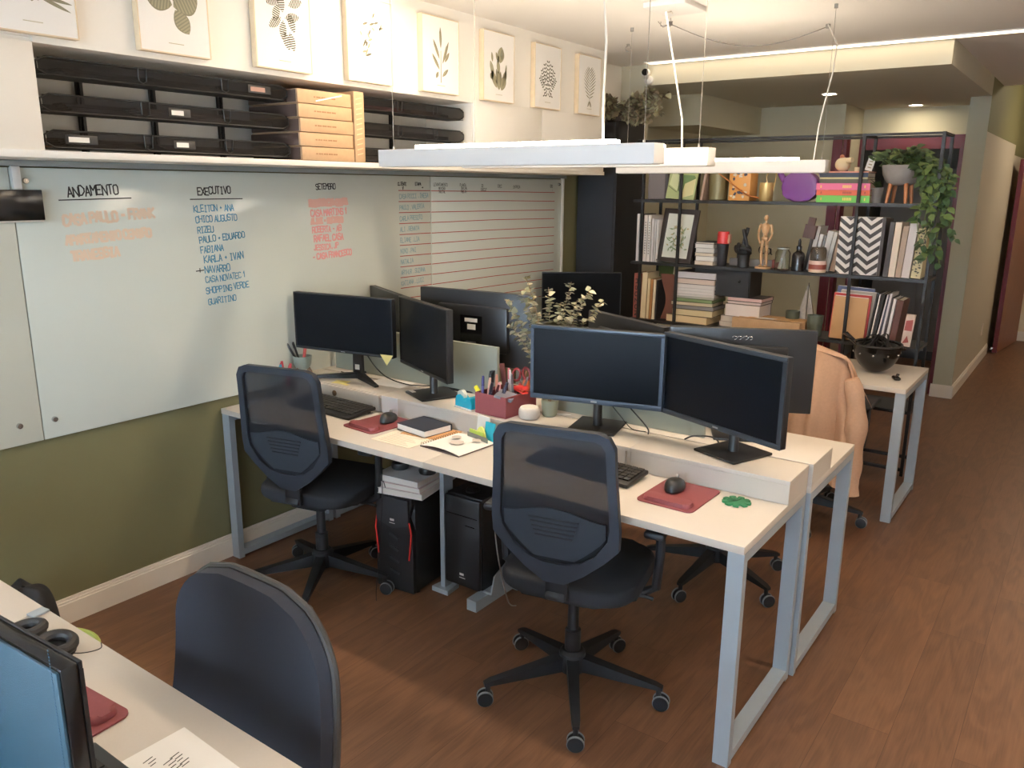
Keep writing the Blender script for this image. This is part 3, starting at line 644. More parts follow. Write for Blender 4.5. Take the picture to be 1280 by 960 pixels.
# ------------------------------------------------------------------ chairs
CHM = mesh_fabric('chair_mesh', (26, 28, 33), .93)
CHF = mat('chair_frame_grey', (31, 37, 46), .5); CHB = mat('chair_black', (19, 21, 25), .55); CASTER = mat('caster_grey', (120, 122, 124), .6)
def back_y(z): return -.215-.05*math.sin((z-.5)/.55*PI)*0-.10*max(0, z-.62)**1.1+.06*max(0, .62-z)
OUT = [(-.145, 1.040), (-.178, 1.028), (-.196, .995), (-.200, .90), (-.207, .80), (-.213, .72), (-.210, .66), (-.165, .612), (-.10, .556), (-.035, .514)]
INN = [(-.135, 1.014), (-.155, 1.006), (-.168, .985), (-.172, .90), (-.178, .80), (-.182, .73), (-.176, .69), (-.135, .63), (-.085, .595), (-.035, .583)]
def outline(P): return P+[(-x, z) for x, z in reversed(P)]
def mesh_chair(label, loc, rz, group):
    t = thing('office_chair', label, 'chair', loc, rz, group)
    O, I = outline(OUT), outline(INN)
    b = MB(); n = len(O)
    ring = []
    for P, dy in ((O, 0), (O, .026), (I, .026), (I, 0)):
        ring.append([b.bm.verts.new((x, back_y(z)+dy-.0+.10*x*x, z)) for x, z in P])
    for k in range(4): b.bridge(ring[k], ring[(k+1) % 4])
    obj('back_frame', b, CHF, t, smooth=50)
    # mesh panel
    m = MB(); L = [p for p in INN]
    rows = [[m.bm.verts.new((x*s*1.02, back_y(z)+.013+.10*(x*s)**2, z)) for s in [-1+2*j/12 for j in range(13)]] for x, z in [(-abs(a), c) for a, c in L]]
    for r0, r1 in zip(rows, rows[1:]): m.bridge(r0, r1, False)
    obj('back_mesh', m, CHM, t)
    # lumbar support behind the mesh
    l = MB()
    def lum(u, v):
        s_ = (u-.5)*2; z0 = .600; z1 = .758+.014*math.cos(s_*PI); z = z0+(z1-z0)*v
        hw = .05+.122*min(1, max(0, (z-.59)/.10))**.8; x = s_*hw*.985
        return (x, back_y(z)+.004+.10*x*x, z)
    l.grid(lum, 15, 7, .006)
    lo = obj('lumbar_support', l, mat('lumbar_grey', (31, 38, 46), .55), t)
    for k in range(5):
        s = MB(); z = .675+k*.015; s.tube([((i-4)*.021*(1-.06*(4-k)), back_y(z)+.004+.10*((i-4)*.021)**2, z) for i in range(9)], .0035, 6)
        obj('slot', s, mat('slot_dark', (22, 25, 30), .6), lo)
    # seat
    s = MB().prism(rrect(.47, .45, .11, 6, 0, .055), .43, .485)
    es = [e for e in s.bm.edges if abs(e.verts[0].co.z-e.verts[1].co.z) < 1e-5]
    bmesh.ops.bevel(s.bm, geom=es, offset=.02, segments=3, affect='EDGES', profile=.5)
    obj('seat', s, FABRIC, t, smooth=60)
    obj('seat_mechanism', MB().box((0, .02, .405), (.17, .24, .05), bev=.015).box((0, -.13, .435), (.07, .14, .03), rot=Matrix.Rotation(R(-20), 3, 'X'), bev=.01).box((0, -.175, .50), (.08, .022, .12), bev=.008).tube([(.06, .03, .40), (.24, .03, .405), (.27, .03, .40)], .007, 8), CHB, t)
    for sx in (-1, 1):
        a = MB().tube([(sx*.12, .04, .415), (sx*.24, .04, .418), (sx*.275, .04, .44), (sx*.283, .04, .56), (sx*.283, .04, .655)], .016, 10, flat=1.)
        o = obj('armrest', a, CHB, t)
        obj('arm_pad', MB().box((sx*.283, .05, .668), (.07, .24, .026), bev=.011, seg=3), CHB, o)
    obj('gas_lift', MB().lathe([(.028, .12), (.028, .24), (.020, .245), (.018, .39)], 18), CHB, t)
    obj('hub', MB().lathe([(.045, .085), (.050, .10), (.046, .155), (.036, .165)], 22), CHB, t)
    for k in range(5):
        a = R(90+72*k+BASEROT)
        d = Vector((math.cos(a), math.sin(a), 0)); n_ = Vector((-d.y, d.x, 0))
        l = MB()
        A = [d*.035+n_*q*.021+Vector((0, 0, z)) for q, z in ((-1, .09), (1, .09), (1, .145), (-1, .145))]
        B = [d*.30+n_*q*.014+Vector((0, 0, z)) for q, z in ((-1, .075), (1, .075), (1, .093), (-1, .093))]
        C2 = [d*.322+n_*q*.011+Vector((0, 0, z)) for q, z in ((-1, .074), (1, .074), (1, .085), (-1, .085))]
        va, vb, vc = [[l.bm.verts.new(p) for p in Q] for Q in (A, B, C2)]
        l.bridge(va, vb); l.bridge(vb, vc); l.bm.faces.new(va[::-1]); l.bm.faces.new(vc)
        l.cyl(d*.308+Vector((0, 0, .035)), d*.308+Vector((0, 0, .08)), .009)
        lo = obj('leg', l, CHB, t)
        ca = a+1.1+k*1.7; w = Vector((math.cos(ca), math.sin(ca), 0)); c0 = d*.318+Vector((0, 0, .0275))
        cm = MB()
        for q in (-1, 1): cm.cyl(c0+w*q*.006, c0+w*q*.019, .027, .026, n=20)
        cm.cyl(c0-w*.008, c0+w*.008, .02, n=16)
        obj('caster', cm, CHB, lo)
        tr = MB()
        for q in (-1, 1): tr.tube([c0+w*q*.013+(Vector((-w.y, w.x, 0))*math.cos(i*PI/10)+Vector((0, 0, 1))*math.sin(i*PI/10))*.0255 for i in range(20)], .0042, 6, closed=True)
        obj('caster_tread', tr, CASTER, lo)
    return t
BASEROT = -14
ch = mesh_chair('dark mesh-backed office chair in the middle foreground, its star base in full view', (1.878, .064, 0), R(12), None)
GC = None
dup(ch, (.552, .088, 0), R(13), 'dark mesh-backed office chair nearest the green wall, pushed up to the front desk')
jc = dup(ch, (2.045, 2.17, 0), R(0), 'office chair under the beige jacket, facing the far desk')
for c in jc.children:
    if c.name.split('.')[0] in ('back_frame', 'back_mesh', 'lumbar_support'): c.location.z = -.115; c.scale = (.86, 1, 1)
dup(ch, (1.95, 1.20, 0), R(180+8), 'office chair behind the front desks, only its star base visible between the desk legs')
# upholstered chair in the near foreground, facing the near desk
t = thing('task_chair', 'plain charcoal upholstered chair with rounded back in the near foreground', 'chair', (1.838, -1.450, 0), R(180))
def shell(off):
    def f(u, v):
        z = .50+.432*v; s = (u-.5)*2
        zz = z
        wd = .262-.022*v
        # rounded top corners
        rr = .15; dz = z-(.932-rr)
        if dz > 0: wd = wd-rr+math.sqrt(max(0., rr*rr-dz*dz))
        x = s*wd
        y = -.235-.035*v+.022*(x/.25)**2-.015*math.sin(v*PI)
        return (x, y-off, zz)
    return f
b = MB(); b.grid(shell(0), 25, 25, .028)
obj('backrest', b, mat('navy_charcoal_fabric', (44, 47, 56), .9, noise=.06, nscale=500), t, smooth=60)
e = MB(); f = shell(.010)
rim = [f(0, j/24) for j in range(25)]+[f(i/24, 1) for i in range(1, 25)]+[f(1, 1-j/24) for j in range(1, 25)]
e.tube(rim, .0085, 8); obj('edge_band', e, mat('edge_band_grey', (66, 64, 62), .5), t)
s = MB().prism(rrect(.48, .46, .12, 6), .43, .49)
es = [q for q in s.bm.edges if abs(q.verts[0].co.z-q.verts[1].co.z) < 1e-5]
bmesh.ops.bevel(s.bm, geom=es, offset=.02, segments=3, affect='EDGES', profile=.5)
obj('seat', s, FABRIC, t, smooth=60)
obj('back_bracket', MB().box((0, -.27, .43), (.06, .2, .02)).box((0, -.33, .50), (.06, .02, .15)), CHB, t)
obj('gas_lift', MB().lathe([(.028, .1), (.028, .22), (.018, .225), (.018, .43)], 18), CHB, t)
for k in range(5):
    a = R(18+72*k); d = Vector((math.cos(a), math.sin(a), 0))
    lo = obj('leg', MB().tube([d*.02+Vector((0, 0, .115)), d*.18+Vector((0, 0, .10)), d*.28+Vector((0, 0, .08)), d*.28+Vector((0, 0, .05))], [.024, .019, .013, .01], 8), CHB, t)
    w = Vector((-d.y, d.x, 0)); cm = MB()
    for q in (-1, 1): cm.cyl(d*.29+Vector((0, 0, .0265))+w*q*.006, d*.29+Vector((0, 0, .0265))+w*q*.02, .0265, n=18)
    cm.cyl(d*.29+Vector((0, 0, .0265))-w*.01, d*.29+Vector((0, 0, .0265))+w*.01, .015)
    obj('caster', cm, CHB, lo)

# ------------------------------------------------------------------ jacket over the back of the far-desk chair
JK = mat('beige_jacket_cloth', (182, 146, 120), .85, noise=.05, nscale=90, bump=.2)
t = thing('jacket', 'beige jacket draped over the back of the far-desk chair', 'jacket', (2.045, 1.905, 0), 0)
def prof(x):                                              # shoulder line over the backrest
    a = abs(x); return 1.004-.26*a-7.5*max(0, a-.215)**1.5
def drape(front):
    def f(u, v):
        s = (u-.5)*2; x0 = s*.265; top = prof(x0)
        bot = .30+.03*math.sin(u*9)
        z = top+(bot-top)*v
        x = x0*(1+.10*v)+.006*math.sin(v*7+s*4)
        fold = -.045*abs(math.sin(s*7.4+v*.8+.4))**.6*min(1, v*2.2)+.020*math.sin(s*9.2+1+v*1.3)*min(1, v*1.5)+.008*math.sin(s*24+v*3)*v
        y = -.045-.030*math.sin(min(1, v*3)*PI/2)+fold+.12*s*s*(1-.5*v)
        return (x, y, z)
    def g(u, v):
        s = (u-.5)*2; x0 = s*.262; top = prof(x0); z = top+(.62-top)*v
        return (x0, .055+.03*math.sin(min(1, v*3)*PI/2)-.05*s*s+.008*math.sin(s*9), z)
    return f if front else g
b = MB(); b.grid(drape(True), 81, 33, .006); obj('back_panel', b, JK, t, smooth=70)
b = MB(); b.grid(drape(False), 25, 15, .006)
def cap(u, v):
    s = (u-.5)*2; x0 = s*.264; a = PI*v
    return (x0, .003-.05*math.cos(a)+.10*s*s*math.cos(a)*.6, prof(x0)+.016*math.sin(a))
b.grid(cap, 25, 7, .005); obj('front_panel', b, JK, t, smooth=70)
for s in (-1, 1):
    P = []
    for i in range(15):
        v = i/14; P.append((s*(.262+.050*math.sin(v*1.8)+.012*math.sin(v*6)), -.030+.06*v*(1-v)-.02*v, .86-.575*v))
    rr = [.034+.020*math.sin(min(1, v*2.2)*PI/2)+.006*math.sin(v*19) for v in [i/14 for i in range(15)]]
    obj('sleeve', MB().tube(P, rr, 14, flat=.75), JK, t, smooth=70)
obj('collar', MB().tube([(x*.01, -.035+.0009*x*x*.3, 1.016-.0008*x*x) for x in range(-9, 10)], .017, 10, flat=.8), JK, t, smooth=70)
# ------------------------------------------------------------------ small desk things
def rc(n, name, rgb, **k): return mat(name, rgb, **k)
BURGP = mat('burgundy_leatherette', (126, 60, 62), .6, noise=.04, nscale=200)
def keyboard(label, x, y, z, rz, w, d, rows=5, cols=16, col=BLACKP):
    t = thing('keyboard', label, 'keyboard', (x, y, z), rz)
    tilt = Matrix.Rotation(R(5), 3, 'X')
    obj('body', MB().box((0, 0, .014), (w, d, .016), rot=tilt, bev=.005).bx(-w/2+.02, -w/2+.06, d/2-.03, d/2-.015, 0, .012).bx(w/2-.06, w/2-.02, d/2-.03, d/2-.015, 0, .012).bx(-w/2+.02, w/2-.02, -d/2+.006, -d/2+.016, 0, .008), col, t)
    b = MB(); kw = (w-.02)/cols; kd = (d-.034)/rows
    for r in range(rows):
        c = 0
        while c < cols:
            span = 5 if (r == 0 and c == 4) else 1
            yy = -d/2+.026+kd*(r+.5); xx = -w/2+.01+kw*(c+span/2)
            b.box((xx, yy, .0245+math.tan(R(5))*yy), (kw*span*.86, kd*.84, .006), rot=tilt)
            c += span
    obj('keys', b, mat('key_black', (44, 42, 41), .5), t)
    obj('badge', MB().box((.11 if w > .4 else .1, -d/2+.012, .0215+math.tan(R(5))*(-d/2+.012)), (.05, .006, .001), rot=tilt), mat('badge_grey', (150, 150, 150), .4), t)
    return t
keyboard('black keyboard in front of the drawer with the round lock', .405, .300, .741, R(-2), .44, .165)
keyboard('black keyboard half hidden by the central mesh chair', 1.775, .292, .741, R(-3), .44, .15)
keyboard('black keyboard corner by the blue backed monitor', 2.05, -1.612, .741, R(180), .44, .145)
def mousepad(label, x, y, z, rz):
    t = thing('mouse_pad', label, 'mouse pad', (x, y, z), rz, None)
    obj('pad', MB().prism(rrect(.20, .245, .022), 0, .004), BURGP, t)
    w = MB().prism(rrect(.165, .058, .02), .004, .018, M=Matrix.Translation((0, -.080, 0)))
    es = [e for e in w.bm.edges if all(v.co.z > .017 for v in e.verts)]
    bmesh.ops.bevel(w.bm, geom=es, offset=.010, segments=3, affect='EDGES', profile=.5)
    obj('wrist_rest', w, BURGP, t); return t
mousepad('burgundy mouse pad with wrist rest, right of the keyboard by the drawer', .762, .255, .741, R(-5))
mousepad('burgundy mouse pad with wrist rest beside the green leaf coaster', 2.158, .258, .741, R(-1))
mousepad('burgundy mouse pad behind the blue backed monitor in the foreground', 1.70, -1.575, .741, R(180+4))
def mouse(label, x, y, z, rz):
    t = thing('mouse', label, 'computer mouse', (x, y, z), rz)
    b = MB()
    def f(u, v):
        a = 2*PI*u; r = math.sin(PI*v/2); x = .034*r*math.cos(a)*(1+.12*math.sin(a)); y = .058*r*math.sin(a)
        return (x, y, .005+.036*math.cos(PI*v/2)**.7*(1-.25*math.sin(a)*r))
    b.grid(f, 25, 9); bmesh.ops.remove_doubles(b.bm, verts=b.bm.verts, dist=1e-4)
    b.lathe([(.030, 0), (.034, .006)], 20, cap=True)
    obj('shell', b, mat('mouse_black', (32, 32, 33), .4), t, smooth=80)
    obj('wheel', MB().cyl((-.004, .030, .034), (.004, .030, .034), .009), mat('badge_grey', (150, 150, 150), .4), t)
mouse('black mouse on the burgundy pad beside the drawer keyboard', .775, .300, .746, R(20))
mouse('black mouse on the burgundy pad next to the green leaf coaster', 2.125, .295, .746, R(10))
# leaf coaster
b = MB(); pts = []
for i in range(72):
    a = 2*PI*i/72; r = .047
    if 4 < i < 68:
        k = (i % 8)
        if k == 0: r = .026
        elif k in (1, 7): r = .043
    if i in (0, 1, 71): r = .03
    pts.append((r*math.cos(a-.9)*1.0, r*math.sin(a-.9)))
b.prism(pts, 0, .005)
t = thing('coaster', 'green cut-out leaf coaster near the free end of the front desk', 'coaster', (2.335, .318, .741)); obj('leaf_plate', b, mat('leaf_green_plastic', (36, 112, 70), .5), t)
m = MB()
for i in range(7):
    a = R(-50+i*25)-.9+PI; m.tube([(0, 0, .0055), (.03*math.cos(a), .03*math.sin(a), .0055)], .0011, 5)
obj('vein', m, mat('leaf_dark_green', (20, 74, 44), .6), t)
# notebooks and papers
def book_flat(name, label, cat, x, y, z, rz, w, d, h, cover, pages=PAGES, group=None, soft=False):
    t = thing(name, label, cat, (x, y, z), rz, group)
    obj('pages', MB().bx(-w/2+.003, w/2-.003, -d/2+.002, d/2-.004, .0018, h-.0018), pages, t)
    obj('cover', MB().bx(-w/2, w/2, -d/2, d/2, 0, .0018).bx(-w/2, w/2, -d/2, d/2, h-.0018, h).bx(-w/2, w/2, d/2-.003, d/2, 0, h), cover, t)
    return t
NAVY = mat('navy_cover', (36, 42, 56), .6)
single('envelope', MB().bx(-.12, .09, -.075, .075, 0, .003, .001), mat('brown_envelope', (196, 144, 92), .7), 'brown envelope under the dark notebook on the front desk', 'envelope', (1.045, .295, .7415), R(6))
book_flat('notebook', 'closed dark blue notebook on the brown envelope', 'notebook', .985, .300, .745, R(-8), .18, .15, .028, NAVY, PAPER)
t = thing('printed_sheet', 'cream printed sheet lying in front of the dark notebook', 'paper', (.992, .172, .741), R(0)); obj('sheet', MB().bx(-.105, .105, -.088, .088, 0, .0006), mat('cream_paper', (240, 228, 208), .8), t)
m = MB()
for i in range(9): m.bx(-.08, .08-.02*(i % 3), -.07+.0155*i, -.067+.0155*i, .0006, .0009)
obj('print', m, mat('faint_print', (196, 182, 164), .8), t)
t = thing('spiral_notebook', 'open spiral notebook with a grey sketch, beside the sticky note holder', 'notebook', (1.225, .235, .7415), R(-4))
obj('back_page', MB().bx(-.105, .105, -.11, .11, 0, .004), mat('notebook_board', (86, 70, 66), .6), t)
g = MB(); g.grid(lambda u, v: (-.102+.206*u, -.108+.214*v, .006+.010*math.sin(PI*(1-u))*(.3+.7*(1-v))), 14, 8, .002); obj('page', g, PAPER, t)
m = MB()
for i in range(15): m.tube([(-.106+.006*math.cos(a), -.098+i*.0139, .007+.0068*math.sin(a)) for a in [q*PI/5 for q in range(10)]], .0009, 5, closed=True)
obj('spiral', m, BLACKP, t)
m = MB()
for (x, y, r) in ((-.04, .03, .02), (.01, -.02, .028), (.05, .05, .018)): m.lathe([(r, 0), (r, .0004)], 16, c=(x, y, .0188))
obj('sketch', m, mat('pencil_grey', (198, 188, 180), .8), t)
# sticky note holder
t = thing('note_holder', 'small holder with white, turquoise and yellow-green sticky notes', 'note holder', (1.262, .345, .741), R(-14))
obj('tray', MB().bx(-.065, .065, -.03, .03, 0, .004).bx(-.065, .065, -.03, -.027, 0, .028).bx(-.065, .065, .026, .03, 0, .04), mat('clear_grey_acrylic', (170, 172, 160), .2, trans=.5), t)
obj('white_notes', MB().box((-.02, .018, .052), (.075, .006, .085), rot=Matrix.Rotation(R(-6), 3, 'X')), PAPER, t)
obj('turquoise_notes', MB().box((.035, .008, .042), (.055, .008, .075), rot=Matrix.Rotation(R(-6), 3, 'X')), mat('turquoise_paper', (42, 168, 190), .7), t)
m = MB().prism([(.03*math.cos(a), .055*math.sin(a)) for a in [i*PI/10 for i in range(11)]], 0, .006, M=Matrix.Translation((0, -.006, .004)) @ RX90); obj('yellow_notes', m, mat('yellow_green_paper', (224, 222, 120), .7), t)
obj('flag_strip', MB().box((-.02, -.018, .025), (.085, .006, .028)), mat('lime_flags', (190, 206, 90), .7), t)
# tape dispenser
t = thing('tape_dispenser', 'turquoise tape dispenser with white base beside the burgundy organiser', 'tape dispenser', (1.088, .455, .823), R(-12))
sd = [(-.052, .006), (.056, .006), (.056, .03), (.046, .052), (.032, .056), (.022, .040), (.002, .034), (-.012, .05), (-.03, .058), (-.046, .05), (-.052, .03)]
obj('body', MB().prism(sd, -.019, .019, M=RX90), mat('turquoise_plastic', (26, 158, 186), .35), t)
obj('base', MB().bx(-.055, .06, -.024, .024, 0, .007, .002), PAPER, t)
obj('tape_roll', MB().lathe([(.012, -.009), (.023, -.009), (.023, .009), (.012, .009)], 24, M=Matrix.Translation((-.028, 0, .052)) @ RX90), mat('clear_tape', (220, 222, 214), .2), t)
# burgundy desk organiser and its contents
t = thing('desk_organiser', 'burgundy leatherette desk organiser box crammed with pens', 'organiser', (1.245, .525, .823), R(-3))
W, D, H = .165, .205, .088; th = .004
obj('box', MB().bx(-W/2, W/2, -D/2, D/2, 0, th).bx(-W/2, W/2, -D/2, -D/2+th, th, H).bx(-W/2, W/2, D/2-th, D/2, th, H).bx(-W/2, -W/2+th, -D/2+th, D/2-th, th, H).bx(W/2-th, W/2, -D/2+th, D/2-th, th, H), BURGP, t)
obj('partition', MB().bx(-W/2+th, W/2-th, .01, .013, th, H-.01).bx(-.01, -.007, -D/2+th, .01, th, H-.01), BURGP, t)
def pen(label, name, cat, x, y, z, dx, dy, L, r, col, cap=None, group='pens in the burgundy organiser'):
    t = thing(name, label, cat, (x, y, z), 0, group)
    d = Vector((dx, dy, 1)).normalized()
    r *= 1.3; L *= 1.62 if group.startswith('markers') else 1
    obj('barrel', MB().cyl((0, 0, 0), d*(L*.72), r, n=10), mat('pen_%d_%d_%d' % col, col, .4), t)
    cc = cap or col
    obj('cap', MB().cyl(d*(L*.72), d*L, r*1.12, r*.8, n=10).tube([d*(L*.75)+Vector((0, -r*1.3, 0)), d*(L*.95)+Vector((0, -r*1.3, 0))], r*.3, 5), mat('pen_%d_%d_%d' % cc, cc, .4), t)
PENS = [('black brush pen with a bulging tip in the burgundy organiser', -.048, -.06, .06, .12, .172, .0075, (20, 20, 22), (22, 22, 24)), ('slate marker crossing in the middle of the burgundy organiser', -.005, -.06, .35, .1, .14, .006, (70, 74, 92), (52, 54, 70)), ('blue pen at the left wall of the burgundy organiser', -.068, -.03, .06, .0, .15, .0045, (60, 76, 132), (40, 50, 96)), ('crimson pen in the back left of the burgundy organiser', -.03, .05, .1, .0, .15, .005, (160, 44, 56), (120, 34, 44)), ('tan pencil beside the scissors in the burgundy organiser', .02, .06, .22, .05, .165, .004, (196, 150, 96), (140, 96, 66)), ('second peach pen in the middle of the burgundy organiser', -.03, -.03, -.05, .1, .15, .0045, (226, 176, 150), (222, 160, 140)), ('purple pen in the front left of the burgundy organiser', -.060, -.085, -.05, .1, .15, .0045, (92, 90, 150), (60, 56, 110)), ('peach pink pen in the burgundy organiser beside the purple pen', -.045, -.075, .08, .06, .145, .0045, (222, 168, 146), (230, 190, 170)), ('dark grey pen leaning in the front of the burgundy organiser', -.036, -.088, .22, .0, .135, .005, (62, 66, 84), (44, 46, 60)), ('white pen standing in the middle of the burgundy organiser', .0, .03, -.12, .1, .17, .0042, (236, 230, 228), (220, 120, 130)), ('second white pen standing in the middle of the burgundy organiser', .010, .035, -.1, .0, .165, .0042, (228, 224, 224), (236, 232, 230)), ('pink marker short in the middle of the burgundy organiser', -.02, -.04, .05, .1, .12, .0055, (226, 110, 120), (240, 190, 196)), ('orange pencil leaning right in the burgundy organiser', .045, .0, .42, .0, .17, .004, (210, 120, 70), (120, 110, 108)), ('grey metal pen leaning right in the burgundy organiser', .025, .02, -.10, .05, .15, .004, (120, 118, 120), (90, 90, 94)), ('orange glue stick at the back right of the burgundy organiser', .065, .06, 0, 0, .125, .010, (196, 84, 50), (214, 110, 60)), ('second orange glue stick at the back of the burgundy organiser', .042, .075, .05, 0, .128, .009, (188, 92, 62), (206, 120, 76)), ('black marker standing at the left of the burgundy organiser', -.055, -.05, .0, .12, .165, .007, (24, 24, 26), (24, 24, 26)), ('dark red pen low in the front of the burgundy organiser', -.022, -.07, .28, .02, .125, .0045, (120, 40, 44), (90, 30, 34))]
for (lb, x, y, dx, dy, L, r, c1, c2) in PENS: pen(lb, 'pen', 'pen', 1.245+x, .525+y, .8285, dx, dy, L, r, c1, c2)
pen('yellow highlighter poking out of the left edge of the burgundy organiser', 'highlighter', 'highlighter', 1.18, .46, .85, -.5, -.1, .09, .007, (232, 226, 70), (236, 230, 60))
single('ruler', MB().box((0, 0, .095), (.026, .004, .18), rot=Matrix.Rotation(R(-10), 3, 'Y')), mat('brown_wood_dark', (96, 46, 38), .5), 'dark brown ruler standing upright in the burgundy organiser', 'ruler', (1.212, .56, .83), 0)
t = thing('scissors', 'scissors with red handles stuck in the burgundy organiser', 'scissors', (1.275, .575, .83), R(10))
obj('blades', MB().box((-.004, 0, .06), (.012, .002, .12), rot=Matrix.Rotation(R(12), 3, 'Y')).box((.008, .003, .06), (.012, .002, .12), rot=Matrix.Rotation(R(-2), 3, 'Y')), CHROME, t)
for (cx, cz, a) in ((-.012, .142, .3), (.034, .15, -.3)):
    obj('handle', MB().tube([(cx+.017*math.cos(i*PI/8)+(.01*math.sin(i*PI/8)*a), .002, cz+.026*math.sin(i*PI/8)) for i in range(16)], .0055, 8, closed=True), mat('scissor_red', (116, 30, 32), .4), t)
single('stapler', MB().box((0, 0, .012), (.03, .1, .02), bev=.006, rot=Matrix.Rotation(R(-12), 3, 'X')).box((0, 0, .0), (.026, .1, .008), bev=.002), mat('red_plastic', (204, 52, 44), .35), 'red stapler lying on the pens at the right of the burgundy organiser', 'stapler', (1.305, .545, .915), R(60))
single('card_pad', MB().box((0, 0, 0), (.075, .10, .012), rot=Matrix.Rotation(R(14), 3, 'Y')), mat('grey_card', (120, 122, 134), .6), 'grey card case leaning on the right side of the burgundy organiser', 'card case', (1.285, .47, .905), R(20))
# smart speaker
t = thing('smart_speaker', 'round white fabric smart speaker beside the burgundy organiser', 'speaker', (1.385, .495, .823))
obj('fabric_body', MB().lathe([(.038, .001), (.043, .006), (.0445, .02), (.043, .036), (.038, .044)], 36), mat('speaker_fabric', (214, 206, 196), .9, noise=.08, nscale=500), t, smooth=60)
obj('top_plate', MB().lathe([(.038, .0435), (.036, .047), (.0, .0472)], 36), mat('speaker_white', (232, 226, 216), .5), t, smooth=60)
obj('power_lead', MB().tube([(.0, .043, .01), (.01, .07, .004), (.04, .10, .004), (.12, .13, .004)], .0018, 6), PAPER, t)
# pot with dried eucalyptus behind the monitor
def sprigs(name, base, targets, leaf, m1, m2, label, cat, seed, per=15, pot=None):
    rnd = random.Random(seed); t = thing(name, label, cat, base)
    if pot: pot(t)
    st = MB(); lf = MB(); lf2 = MB()
    for (tx, ty, tz) in targets:
        e = Vector((tx, ty, tz))-Vector(base); P = []
        for i in range(9):
            u = i/8; P.append(Vector((e.x*u**1.5, e.y*u**1.5, .02+(e.z-.02)*(u**.8))))
        st.tube(P, [.0022*(1-.6*i/8) for i in range(9)], 5)
        for q in range(per):
            u = .42+.58*q/per; k = min(7, int(u*8)); f = u*8-k
            p = P[k].lerp(P[k+1], f); d = (P[k+1]-P[k]).normalized()
            for s in (-1, 1):
                a = rnd.uniform(0, 2*PI); o = d.orthogonal().normalized(); o = Matrix.Rotation(a, 3, d) @ o
                tgt = lf if rnd.random() < .6 else lf2
                tgt.leaf(p, o+d*rnd.uniform(.2, .7), (rnd.uniform(-.5, .5), rnd.uniform(-.5, .5), 1), leaf*rnd.uniform(.7, 1.15), leaf*rnd.uniform(.75, 1.05), fold=.2)
    obj('stem', st, mat('dry_stem', (128, 104, 78), .8), t); obj('foliage', lf, m1, t, normals=False, smooth=80); obj('foliage', lf2, m2, t, normals=False, smooth=80)
    return t
def small_pot(t): obj('pot', MB().lathe([(.026, 0), (.030, .004), (.036, .062), (.0365, .068), (.033, .068), (.031, .06)], 28), mat('sage_ceramic', (140, 144, 126), .5), t)
sprigs('dried_eucalyptus', (1.432, .575, .823), [(1.12, .68, 1.27), (1.16, .66, 1.17), (1.22, .66, 1.31), (1.26, .64, 1.38), (1.36, .66, 1.34), (1.47, .66, 1.37), (1.56, .66, 1.35), (1.62, .66, 1.31), (1.30, .64, 1.27), (1.50, .66, 1.30), (1.41, .68, 1.28), (1.24, .70, 1.24)], .029, EUC, mat('dried_eucalyptus_light', (196, 186, 154), .7, noise=.1, nscale=40), 'dried eucalyptus sprigs in a small sage pot behind the central monitor', 'dried plant', 3, 22, small_pot)
# pencil cup on little legs, pens beside it
t = thing('pencil_cup', 'pale green ceramic pencil cup on tripod legs by the glass board', 'pencil cup', (.050, .447, .823))
obj('bowl', MB().lathe([(.020, .030), (.033, .036), (.043, .060), (.046, .090), (.0465, .097), (.041, .097), (.040, .062)], 28), mat('celadon_ceramic', (150, 164, 156), .35), t)
for k in range(3):
    a = R(30+120*k); obj('foot', MB().tube([(.026*math.cos(a), .026*math.sin(a), .038), (.040*math.cos(a), .040*math.sin(a), .018), (.045*math.cos(a), .045*math.sin(a), .005)], [.010, .008, .006], 8), mat('bronze_ceramic', (124, 100, 76), .4), t)
for (lb, dx, dy, L, r, c) in (('black pencil leaning left in the pale green cup', -.35, -.35, .155, .0042, (26, 26, 28)), ('shorter black pencil in the pale green cup', -.12, -.25, .125, .0042, (32, 32, 34)), ('red and white pencil in the pale green cup nearest the monitor', .15, .05, .19, .006, (214, 92, 84))):
    pen(lb, 'pencil', 'pencil', .050+dx*.03, .447+dy*.03, .872, dx, dy, L, r, c, (238, 226, 222) if c[0] > 100 else None, group='pencils in the pale green cup')
t = thing('pen_holder', 'clear pen holder on the worktop in front of the pale green cup', 'pen holder', (.045, .33, .741))
obj('cup', MB().lathe([(.022, 0), (.026, .10), (.023, .10), (.020, .004)], 20), mat('clear_grey_acrylic', (170, 172, 160), .2, trans=.5), t)
for k, (lb, dx, dy, L, c) in enumerate((('dark green marker in the low pen holder', -.3, -.1, .10, (40, 58, 44)), ('red marker in the low pen holder', -.1, .05, .10, (176, 50, 62)), ('blue marker in the low pen holder', .05, -.1, .095, (60, 140, 176)), ('second red marker in the low pen holder', .25, .05, .10, (170, 60, 72)), ('white marker in the low pen holder', .2, -.15, .085, (214, 210, 200)))):
    pen(lb, 'marker', 'marker', .045+dx*.03, .33+dy*.05, .7465, dx, dy, L, .006, c, group='markers in the low pen holder')
